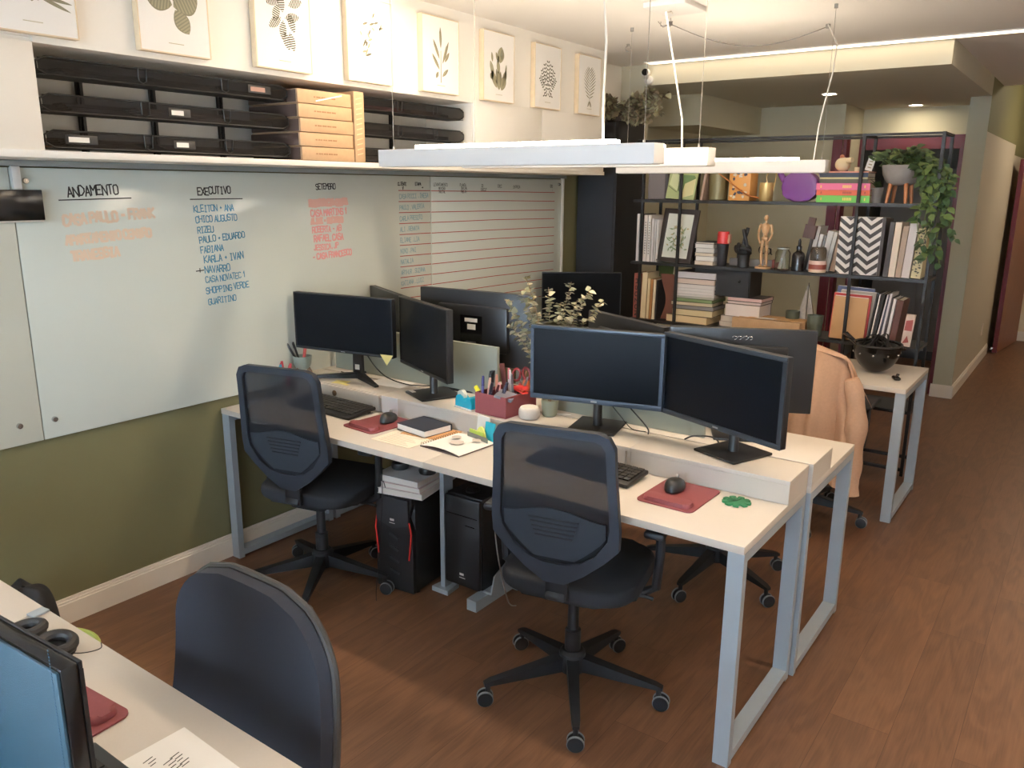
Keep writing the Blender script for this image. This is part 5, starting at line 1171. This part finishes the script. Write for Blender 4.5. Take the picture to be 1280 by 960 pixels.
finger('finger', [(-.046, 0, .118), (-.050, -.022, .138), (-.045, -.036, .118), (-.034, -.030, .10)], .0105)
finger('thumb', [(.044, -.005, .095), (.042, -.030, .115), (.020, -.046, .128), (-.008, -.048, .128)], .012)
# wooden mannequin
t = thing('wooden_mannequin', 'small jointed wooden artist mannequin standing on the middle shelf', 'figurine', (1.382, 3.215, S2))
MW = mat('mannequin_wood', (198, 158, 116), .5, noise=.06, nscale=60)
def part(nm, f): m = MB(); f(m); obj(nm, m, MW, t, smooth=60)
part('base', lambda m: m.lathe([(.050, .001), (.052, .004), (.050, .014), (.0, .0145)], 28))
part('support_rod', lambda m: m.cyl((.0, .02, .012), (0, .02, .18), .0025))
part('foot', lambda m: m.sph((-.014, -.012, .021), .011, .9, 1.9, .6)); part('foot', lambda m: m.sph((.022, -.012, .021), .011, .9, 1.9, .6))
for s, hx, kx, ax in ((-1, -.014, -.017, -.014), (1, .014, .020, .022)):
    part('leg', lambda m: (m.tube([(hx, 0, .185), (hx*1.1, -.002, .15), (kx, -.003, .115)], [.0125, .0115, .008], 12), m.sph((kx, -.003, .107), .0085), m.tube([(kx, -.003, .10), (kx, -.001, .075), (ax, .0, .028)], [.009, .0095, .0055], 12)))
part('pelvis', lambda m: m.sph((0, 0, .197), .022, 1.05, .8, .8))
part('waist', lambda m: m.sph((0, 0, .222), .015, 1, .9, 1))
part('chest', lambda m: m.tube([(0, 0, .232), (0, -.002, .258), (0, -.002, .285), (0, 0, .298)], [.018, .027, .029, .012], 16, flat=.7))
part('neck', lambda m: m.cyl((0, 0, .294), (0, 0, .314), .006)); part('head', lambda m: m.sph((0, -.002, .330), .016, .85, .9, 1.25))
for s in (-1, 1):
    ex = .042; part('arm', lambda m: (m.sph((s*.034, 0, .283), .0095), m.tube([(s*.036, 0, .280), (s*.043, -.002, .245), (s*.045, -.002, .232)], [.009, .0085, .006], 10), m.tube([(s*.045, -.002, .228), (s*.040, -.014, .20), (s*.028, -.022, .178)], [.0075, .0075, .005], 10), m.sph((s*.024, -.024, .170), .008, .8, .7, 1.4)))
# glass jar
CLG = mat('clear_glass', (236, 240, 236), .03, trans=1.)
t = thing('glass_jar', 'clear glass jar with rolled paper inside on the middle shelf', 'jar', (1.505, 3.225, S2))
obj('glass', MB().lathe([(.0, .001), (.044, .001), (.048, .008), (.048, .11), (.038, .128), (.037, .145), (.034, .145), (.035, .127), (.045, .109), (.045, .010), (.0, .007)], 32, cap=False), CLG, t)
obj('rim_band', MB().lathe([(.037, .132), (.040, .134), (.040, .142), (.037, .144)], 28, cap=False), mat('jar_rim', (196, 196, 190), .2, metal=.5), t)
obj('paper_roll', MB().cyl((-.018, 0, .012), (.012, 0, .138), .011).cyl((.014, .01, .012), (.0, .01, .11), .009), PAPER, t)
single('small_box', MB().box((0, 0, .028), (.05, .06, .056), bev=.003), mat('red_brown_box', (120, 52, 42), .5), 'small dark red box behind the mannequin base', 'box', (1.44, 3.32, S2))
# pump bottle
t = thing('pump_bottle', 'black bottle with a dropper top on the middle shelf', 'bottle', (1.612, 3.205, S2))
obj('bottle', MB().lathe([(.036, .001), (.040, .005), (.040, .098), (.034, .115), (.017, .128), (.014, .14)], 28), mat('bottle_black', (26, 24, 25), .25), t)
obj('dropper', MB().lathe([(.017, .139), (.017, .158), (.010, .162), (.009, .19), (.005, .205), (.0, .206)], 20), BLACKP, t)
# leaning books
L5 = [('dark book at the left of the leaning books behind the dropper bottle', .0, .018, .27, (58, 54, 54)), ('tall white book leaning behind the dropper bottle', .022, .026, .285, (206, 202, 200)), ('white book leaning above the candle jar', .055, .022, .235, (214, 210, 208)), ('grey book leaning in the middle of the row above the candle jar', .082, .014, .23, (120, 118, 118)), ('white book with a grey top, leaning above the candle jar', .100, .034, .255, (208, 206, 202)), ('second white book leaning left of the chevron file', .138, .022, .25, (214, 212, 208)), ('tan brown book leaning against the chevron file', .168, .030, .24, (170, 140, 116))]
for lb, dx, w, h, c in L5: book_up(lb, 1.622+dx, w, h, S2+w*.18, c, lean=9, y=3.285, dpt=.17, group='books leaning on the middle shelf')
single('wood_clip', MB().box((0, 0, .31), (.045, .012, .12), rot=Matrix.Rotation(R(9), 3, 'Y')).box((0, .0, .28), (.075, .02, .085), rot=Matrix.Rotation(R(9), 3, 'Y')), mat('dark_brown_leather', (72, 46, 38), .6), 'dark brown wooden block sticking up among the leaning books', 'block', (1.655, 3.262, S2-.03))
t = thing('candle_jar', 'glass lidded candle jar with a red brown band before the leaning books', 'candle', (1.735, 3.205, S2))
obj('candle_base', MB().lathe([(.050, .001), (.053, .004), (.053, .022), (.0, .022)], 30), mat('candle_cream', (222, 198, 176), .5), t)
obj('band', MB().lathe([(.0535, .022), (.0535, .052), (.0, .052)], 30), mat('candle_red_brown', (128, 60, 46), .5), t)
obj('wax', MB().lathe([(.053, .0522), (.053, .075), (.0, .076)], 30), mat('candle_pink', (226, 196, 184), .5), t)
obj('glass_dome', MB().lathe([(.048, .076), (.049, .14), (.042, .160), (.0, .163)], 30), mat('smoked_glass', (150, 138, 124), .06, trans=.85), t)
# chevron magazine file
t = thing('magazine_file', 'magazine file with black and white chevron pattern on the middle shelf', 'magazine file', (1.970, 3.192, S2), 0)
WC, HC = .245, .352; T = Matrix.Shear('XY', 4, (0, 0)); 
SH = Matrix.Rotation(R(-2), 4, 'X') @ Matrix.Translation((0, 0, .002))
b = MB(); b.X = SH; b.bx(-WC/2, WC/2, 0, .22, .001, HC); obj('case', b, mat('chevron_white', (228, 222, 216), .6), t)
m = MB(); m.X = SH; n = 5; pz = .0536; aw = .062
for k in range(-1, 8):
    for i in range(4):
        xa = -WC/2+i*WC/4; xb = xa+WC/4; za, zb = (k*pz, k*pz-.048) if i % 2 == 0 else (k*pz-.048, k*pz)
        q = [(xa, za), (xb, zb), (xb, zb+pz*.5), (xa, za+pz*.5)]
        def clip(P, lo, hi):
            for sgn, lim in ((1, lo), (-1, -hi)):
                out = []
                for u in range(len(P)):
                    p, r2 = P[u], P[(u+1) % len(P)]; fp, fr = sgn*p[1]-lim, sgn*r2[1]-lim
                    if fp >= 0: out.append(p)
                    if fp*fr < 0: s_ = fp/(fp-fr); out.append((p[0]+(r2[0]-p[0])*s_, p[1]+(r2[1]-p[1])*s_))
                P = out
                if not P: return P
            return P
        q = clip(q, .002, HC-.001)
        if len(q) >= 3: m.face([(p[0], -.0008, p[1]) for p in q])
obj('chevron', m, mat('chevron_dark', (46, 38, 36), .6), t, smooth=None, normals=False)
obj('dark_side', (lambda b: (setattr(b, 'X', SH), b.bx(WC/2, WC/2+.018, .002, .22, .001, HC-.004))[1])(MB()), mat('file_side', (58, 50, 48), .6), t)
R5 = [('black and grey ring binder spine right of the chevron file', 2.128, .026, .325, (64, 58, 56), 2), ('cream book right of the chevron file', 2.158, .036, .325, (224, 208, 190), 2), ('tan grey book between the cream and the white book', 2.198, .030, .305, (166, 144, 126), 3), ('white grey tall book beside the patterned spine on the middle shelf', 2.232, .044, .322, (216, 208, 206), 3)]
for lb, x, w, h, c, ln in R5: book_up(lb, x, w, h, S2+.002, c, lean=ln, dpt=.2, y=3.195)
t = book_up('book with black and cream patterned spine at the right end of the middle shelf', 2.283, .052, .292, S2+.003, (206, 192, 152), lean=3)
m = MB(); m.X = Matrix.Rotation(R(3), 4, 'Y'); rnd = random.Random(8)
for i in range(70):
    x, z = rnd.uniform(-.022, .022), rnd.uniform(.01, .28); a0 = rnd.uniform(0, PI); L = rnd.uniform(.003, .007)
    m.prism([(x+L*math.cos(a0+q), z+L*.5*math.sin(a0+q)*1.6) for q in (0, 1.2, 2.4, 3.6, 4.8)], .0021, .0027, M=RX90)
obj('spine_pattern', m, mat('pattern_black', (48, 42, 36), .6), t, smooth=None)

# third shelf
t = book_up('red brown book with big dark lettering at the left end of the low shelf', .448, .052, .325, S3, (156, 84, 72), title=None)
for q, chx in enumerate('NOZOSH'):
    m = MB(); strokes(m, chx, (.014, -.0028, .02+q*.047), (0, 0, 1), (-1, 0, 0), .028, .003, wf=1.2)
    obj('spine_letter', m, mat('spine_black', (48, 34, 32), .6), t, smooth=None, normals=False)
for lb, x, w, h, c in (('cream book beside the red brown lettered spine on the low shelf', .508, .040, .335, (226, 206, 168)), ('narrow cream book in front of the green sheet on the low shelf', .556, .018, .295, (220, 202, 160)), ('ochre brown book on the low shelf', .576, .020, .29, (170, 118, 66)), ('narrow white book left of the wavy brown folder', .600, .020, .288, (226, 212, 186)), ('thin black book touching the wavy brown folder', .624, .012, .285, (40, 38, 40))):
    book_up(lb, x, w, h, S3, c, lean=1)
single('green_sheet', MB().box((0, 0, .19), (.12, .004, .38), rot=Matrix.Rotation(R(-6), 3, 'X')), mat('moss_green', (96, 106, 48), .7), 'moss green card standing behind the cream books on the low shelf', 'card', (.60, 3.385, S3))
b = MB(); b.grid(lambda u, v: (.02+.038*math.sin(v*5.2-.6)*.6+.10*u, -.0+.14*(1-u)*.15+.02*u, .005+.325*v), 6, 22, .006)
single('brown_folder', b, mat('brown_leather', (112, 66, 48), .55), 'wavy brown leather folder standing on the low shelf left of the tall book pile', 'folder', (.640, 3.225, S3), smooth=70)
z = S3; TS = [('cream book with dark cover at the bottom of the tall book pile', (122, 98, 66), .052, 0, (228, 206, 166)), ('cream book second from the bottom of the tall book pile', (88, 74, 56), .045, .04, (216, 200, 160)), ('grey covered book third from the bottom of the tall book pile', (96, 94, 96), .026, .05, (150, 148, 150)), ('pale book fourth from the bottom of the tall book pile', (62, 58, 56), .026, .03, (206, 194, 168)), ('green striped magazine in the lower middle of the tall book pile', (86, 110, 66), .022, .045, (130, 150, 108)), ('mixed magazine above the green one in the tall book pile', (150, 150, 140), .016, .045, (190, 190, 180)), ('white magazine in the middle of the tall book pile', (206, 204, 204), .016, .05, (216, 212, 210)), ('second white magazine in the middle of the tall book pile', (222, 220, 220), .018, .05, (226, 222, 222)), ('thick white magazine in the upper middle of the tall book pile', (226, 224, 224), .020, .052, (228, 226, 226)), ('white magazine under the upper two books of the tall pile', (196, 192, 194), .028, .05, (222, 218, 218)), ('pinkish paged book with black cover second from the top of the tall pile', (34, 32, 33), .038, .055, (216, 200, 192)), ('large grey book topping the tall book pile', (126, 118, 116), .046, .055, (206, 206, 214))]
for k, (lb, c, h, dx, pg) in enumerate(TS):
    book_lay(lb, .715+dx, 1.035+dx*.55, z, h, 3.195+.004*(k % 3), .225, c, pages=mat('pg_%d_%d_%d' % pg, pg, .85, noise=.05, nscale=300), rz=R((-3, 2, 1, 3, -2, 1, 2, 0, -1, 2, -1, 1)[k])); z += h+.0007
z = S3
for lb, c, h, x0, x1, pg in (('lowest pale magazine of the short pile behind the parcel', (190, 176, 164), .034, 1.098, 1.36, (206, 196, 186)), ('second pale magazine of the short pile behind the parcel', (176, 158, 150), .040, 1.11, 1.38, (212, 202, 192)), ('thick white paged book in the short pile behind the parcel', (120, 110, 106), .085, 1.135, 1.385, (234, 224, 222)), ('dark covered thin book in the short pile behind the parcel', (66, 52, 54), .020, 1.15, 1.39, (216, 200, 194)), ('thin book with pink pages topping the short pile behind the parcel', (62, 46, 44), .026, 1.148, 1.395, (222, 190, 186))):
    book_lay(lb, x0, x1, z, h, 3.235, .21, c, pages=mat('pg_%d_%d_%d' % pg, pg, .85, noise=.04, nscale=300), rz=R(-2)); z += h+.0007
# brown parcel on the far desk side of the shelf
t = thing('parcel', 'flat brown cardboard parcel with a flap and paper slip on the low shelf', 'parcel', (1.46, 3.10, S3-.0))
b = MB().bx(-.245, .20, .085, .115, .0005, .085).bx(-.245, .20, .115, .125, .0005, .085)
obj('carton', MB().bx(-.25, .205, .085, .135, .0005, .078, .002).bx(-.22, .225, .135, .30, .0005, .082, .002), KRAFT, t)
obj('flap', MB().prism([(-.16, .09), (.22, .14), (.22, .26), (-.12, .24)], .0822, .0845), mat('kraft_flap', (206, 162, 112), .75), t)
obj('paper_slip', MB().prism([(-.10, .10), (.02, .105), (.04, .15), (-.06, .15)], .0848, .0855), PAPER, t)
# sailboat
t = thing('sailboat_model', 'small grey wooden sailboat model behind the parcel', 'model boat', (1.640, 3.38, S3))
SW = mat('weathered_white_wood', (176, 170, 164), .7, noise=.12, nscale=60)
obj('hull', MB().prism([(-.07, .04), (.075, .04), (.055, .004), (-.045, .004)], -.018, .018, M=RX90), SW, t)
obj('mast', MB().cyl((.005, 0, .04), (.005, 0, .325), .003), mat('grey_wood', (110, 104, 100), .7), t)
obj('sail', MB().prism([(.0, .05), (.0, .31), (-.062, .055)], -.003, .003, M=RX90), SW, t); obj('sail', MB().prism([(.01, .05), (.012, .29), (.065, .052)], -.003, .003, M=RX90), SW, t)
obj('stay', MB().tube([(.005, 0, .322), (.072, 0, .042)], .0012, 5), BLACKP, t)
for (x, y, lb, r) in ((1.565, 3.35, 'grey green ribbed cup behind the sailboat model', .045), (1.745, 3.24, 'grey green ribbed cup right of the sailboat model', .050)):
    t = thing('plant_cup', lb, 'cup', (x, y, S3)); h = .135
    obj('body', MB().lathe([(r*.8, .001), (r*.86, .006), (r*.9, h*.3), (r*.93, h*.32), (r*.96, h*.6), (r, h*.62), (r*1.02, h), (r*.94, h), (r*.78, .012)], 32), mat('grey_green_glaze', (92, 100, 88), .4), t)
# kraft folder, magazines on the right of the low shelf
for lb, x, y, w, h, c, ln, nm in (('large brown kraft folder standing at the right of the low shelf', 1.955, 3.195, .205, .275, (188, 146, 102), 1.5, 'folder'), ('red edged booklet behind the kraft folder', 1.955, 3.215, .225, .292, (172, 58, 56), 1.5, 'booklet'), ('grey patterned booklet behind the kraft folder, right edge showing', 1.985, 3.228, .215, .31, (170, 162, 152), 1.5, 'booklet'), ('blue edged booklet standing tallest behind the kraft folder', 1.96, 3.240, .225, .332, (86, 96, 130), 2, 'booklet')):
    t = thing(nm, lb, nm, (x, y, S3)); b = MB(); b.X = Matrix.Rotation(R(ln), 4, 'Y') @ Matrix.Rotation(R(-3), 4, 'X'); b.bx(-w/2, w/2, 0, .008, .002+.02*w, h, .001); obj('cover', b, mat('fold_%d_%d_%d' % c, c, .7), t)
    m = MB(); m.X = Matrix.Rotation(R(ln), 4, 'Y') @ Matrix.Rotation(R(-3), 4, 'X'); m.bx(-w/2+.004, w/2-.004, .002, .006, h, h+.003); obj('inner_sheets', m, PAPER, t)
m = None
MG = [('dark magazine leaning at the left of the loose row on the low shelf', 2.075, .010, .31, (44, 42, 44), 6), ('white magazine leaning in the loose row on the low shelf', 2.092, .008, .305, (222, 216, 216), 6), ('black folder leaning in the loose row on the low shelf', 2.104, .016, .31, (36, 36, 40), 7), ('second white magazine leaning in the loose row on the low shelf', 2.126, .008, .31, (226, 222, 224), 8), ('navy magazine leaning in the loose row on the low shelf', 2.138, .010, .305, (60, 62, 82), 7), ('third white magazine in the loose row on the low shelf', 2.152, .012, .315, (214, 210, 214), 6), ('charcoal magazine in the loose row on the low shelf', 2.168, .010, .29, (70, 66, 70), 5), ('thick white magazine right in the loose row on the low shelf', 2.182, .016, .285, (222, 218, 222), 5), ('dark red brown book ending the loose row on the low shelf', 2.204, .036, .28, (84, 48, 38), 5)]
for lb, x, w, h, c, ln in MG: book_up(lb, x, w, h, S3+.002, c, lean=ln, dpt=.2, y=3.195, group='magazines leaning on the low shelf')
b = MB(); b.X = Matrix.Rotation(R(4), 4, 'Y'); b.bx(-.026, .026, 0, .02, .003, .20, .001)
single('picture_block', b, mat('block_pink_white', (206, 186, 174), .6), 'small upright block with red and white pattern at the right end of the low shelf', 'block', (2.300, 3.195, S3))
q = [o for o in bpy.data.objects if o.name == 'picture_block'][0]
m = MB(); m.X = Matrix.Rotation(R(4), 4, 'Y'); m.prism([(-.022, .10), (.02, .10), (.018, .17), (-.02, .16)], .0002, .001, M=RX90).prism([(-.02, .02), (.015, .03), (.0, .07)], .0002, .001, M=RX90); obj('red_print', m, mat('block_red', (150, 70, 66), .6), q, smooth=None)
# eucalyptus on the tall cabinet
def basket(t): obj('basket', MB().lathe([(.075, .001), (.085, .01), (.09, .075), (.09, .08), (.082, .08), (.07, .01)], 24, c=(0, 0, 0)), mat('dark_basket', (60, 48, 42), .8), t)
sprigs('dried_eucalyptus', (.225, 3.28, 2.196), [(.17, 3.2, 2.32), (.19, 3.14, 2.36), (.22, 3.16, 2.34), (.30, 3.2, 2.30), (.38, 3.25, 2.36), (.42, 3.2, 2.27), (.5, 3.28, 2.40), (.46, 3.2, 2.33), (.55, 3.28, 2.30), (.36, 3.18, 2.25), (.25, 3.16, 2.27), (.60, 3.3, 2.38), (.44, 3.16, 2.22), (.19, 3.13, 2.26), (.52, 3.2, 2.21), (.58, 3.22, 2.25)], .050, EUCD, EUC, 'spreading dried eucalyptus on top of the tall black cabinet', 'dried plant', 11, 26, basket)

# ------------------------------------------------------------------ far desk things
t = thing('helmet', 'black riding helmet lying upside down on the far desk', 'helmet', (2.245, 2.69, .7405), R(15))
T = Matrix.Translation((0, 0, .0)) @ Matrix.Rotation(R(-6), 4, 'Y')
HBK = mat('helmet_black', (17, 16, 16), .22)
prof = []
for i in range(15):
    a = PI/2*i/14; prof.append((.125*math.sin(a), .152*(1-math.cos(a))))
inner = [(r*.93, z+.010) for r, z in reversed(prof)]
b = MB(); b.X = Matrix.Translation((0, 0, .001)); b.lathe(prof+[(.127, .162), (.121, .164)]+inner[:-1]+[(.001, .0105)], 40, M=Matrix.Diagonal((1., 1.16, 1, 1)), cap=False); obj('shell', b, HBK, t, smooth=60)
obj('rim_trim', MB().tube([(.126*math.cos(i*PI/24), .126*1.16*math.sin(i*PI/24), .163) for i in range(48)], .005, 8, closed=True), mat('rim_black', (20, 20, 20), .5), t)
b = MB(); b.lathe([(.0, .03), (.06, .045), (.095, .09), (.112, .155), (.10, .158), (.085, .085), (.05, .055), (.0, .045)], 30, M=Matrix.Diagonal((1., 1.16, 1, 1)), cap=False); obj('padding', b, mat('pad_black', (40, 38, 37), .9, noise=.2, nscale=80), t)
m = MB()
for i in range(10):
    a = 2*PI*i/10+.1; r = .1215; m.sph((r*math.cos(a), r*1.16*math.sin(a), .115), .0062, n=8)
obj('rivet', m, CHROME, t)
m = MB(); m.grid(lambda u, v: ((.118+.07*v)*math.cos(R(150+60*u)), (.118*1.16+.06*v)*math.sin(R(150+60*u)), .150+.05*v), 11, 5, .005); obj('peak', m, HBK, t)
for k in range(5):
    a = .4+k*1.2; obj('strap', MB().tube(smoothpts([(.09*math.cos(a), .1*math.sin(a), .125), (.05*math.cos(a+.5), .05*math.sin(a+.5), .190+.008*k), (-.03*math.cos(a), .04*math.sin(a-1), .185), (.085*math.cos(a+2), .09*math.sin(a+2), .135)]), .008, 8, flat=.35), mat('strap_black', (26, 25, 25), .8), t)
obj('buckle', MB().box((.11, -.04, .148), (.04, .03, .016), bev=.004).box((.13, .0, .14), (.03, .022, .014), bev=.004), BLACKG, t)
t = thing('key_fob', 'small black car key fob in front of the upturned helmet', 'keys', (2.385, 2.545, .741), R(25))
obj('fob', MB().box((0, 0, .010), (.036, .062, .016), bev=.007, seg=3), BLACKG, t)
obj('ring', MB().tube([(.012*math.cos(i*PI/8), .038+.012*math.sin(i*PI/8), .008+.006*math.sin(i*PI/8)) for i in range(16)], .0014, 6, closed=True), CHROME, t)
obj('loop', MB().tube([(-.01, -.02, .02), (0, -.01, .034), (.012, .0, .03), (.014, .02, .018)], .004, 6), mat('fob_leather', (40, 28, 26), .6), t)
# ------------------------------------------------------------------ grey cabinet in the inner room
t = thing('storage_cabinet', 'tall grey cabinet with a dark handle seen through the bookcase in the inner room', 'cabinet', (1.25, 7.15, 0))
obj('carcass', MB().bx(0, .88, 0, .5, .10, 1.95), mat('grey_lacquer', (128, 126, 124), .5), t)
obj('plinth', MB().bx(.02, .86, .03, .5, 0, .10), BLACKP, t)
obj('door', MB().bx(.003, .438, -.018, -.001, .105, 1.945, .002), mat('grey_lacquer', (128, 126, 124), .5), t); obj('door', MB().bx(.442, .877, -.018, -.001, .105, 1.945, .002), mat('grey_lacquer', (128, 126, 124), .5), t)
obj('handle', MB().bx(.45, .462, -.035, -.019, .95, 1.15, .002), BLACKP, t)

# ------------------------------------------------------------------ light, view
def area(name, loc, rot, sx, sy, e, col):
    l = bpy.data.lights.new(name, 'AREA'); l.shape = 'RECTANGLE'; l.size = sx; l.size_y = sy; l.energy = e; l.color = col
    o = bpy.data.objects.new(name, l); COL.objects.link(o); o.location = loc; o.rotation_euler = rot; return o
area('window_daylight', (2.45, -4.5, 1.55), (R(90), 0, 0), 3.5, 1.5, 560, (.66, .83, 1.0))
t = thing('hall_fill_light', 'added glowing disc, out of view on the hall ceiling, brightening the hall', 'fill light', (3.3, 7.4, 2.9))  # added out of view to brighten the hall, no known lamp there
obj('fill_disc', MB().lathe([(.0, -.001), (.16, -.001), (.16, -.05), (.0, -.055)], 28), mat('hall_fill_glow', (255, 236, 212), .5, emit=60), t)
w = bpy.data.worlds.new('sky'); sc.world = w; w.use_nodes = True
bg = w.node_tree.nodes['Background']; bg.inputs['Color'].default_value = (.62, .76, 1, 1); bg.inputs['Strength'].default_value = 1.2
cam = bpy.data.cameras.new('camera'); co = bpy.data.objects.new('camera', cam); COL.objects.link(co)
cam.sensor_width = 36; cam.sensor_fit = 'HORIZONTAL'; cam.lens = 36*1011.9/1280; cam.clip_start = .05; cam.clip_end = 60
yaw, pit, rol = .6229, -.239, .0078
f = Vector((-math.sin(yaw)*math.cos(pit), math.cos(yaw)*math.cos(pit), math.sin(pit))); r = Vector((math.cos(yaw), math.sin(yaw), 0)); u = r.cross(f)
r2 = r*math.cos(rol)+u*math.sin(rol); u2 = u*math.cos(rol)-r*math.sin(rol)
co.matrix_world = Matrix(((r2.x, u2.x, -f.x, 3.187), (r2.y, u2.y, -f.y, -2.1362), (r2.z, u2.z, -f.z, 1.7415), (0, 0, 0, 1)))
sc.camera = co
sc.view_settings.view_transform = 'Standard'; sc.view_settings.look = 'None'; sc.view_settings.exposure = 0.; sc.view_settings.gamma = 1; sc.view_settings.use_curve_mapping = False
sc.cycles.use_denoising = True
sc.cycles.max_bounces = 10; sc.cycles.diffuse_bounces = 5; sc.cycles.glossy_bounces = 4; sc.cycles.transmission_bounces = 8; sc.cycles.transparent_max_bounces = 12
sc.cycles.sample_clamp_indirect = 6

# things of one kind share a group
GROUPS = {'office_chair': 'mesh-backed office chairs', 'pendant_lamp': 'linear pendant lamps', 'framed_print': 'framed botanical prints', 'led_strip': 'recessed ceiling strip lights', 'downlight': 'recessed downlights', 'office_desk': 'white office desks', 'keyboard': 'black keyboards', 'mouse_pad': 'burgundy mouse pads', 'mouse': 'black mice', 'glass_board': 'glass writing boards', 'wall_file_rack': 'wire mesh file racks', 'pc_tower': 'black PC towers', 'dried_eucalyptus': 'dried eucalyptus arrangements', 'sticky_note': 'yellow sticky notes', 'watering_can': 'watering cans on the top shelf', 'plant_cup': 'ribbed grey green cups', 'booklet': 'booklets behind the kraft folder', 'printed_sheet': 'printed sheets on the desks'}
for o in bpy.data.objects:
    if o.parent is None and o.get('category') and not o.get('group'):
        g = GROUPS.get(o.name.split('.')[0])
        if g: o['group'] = g
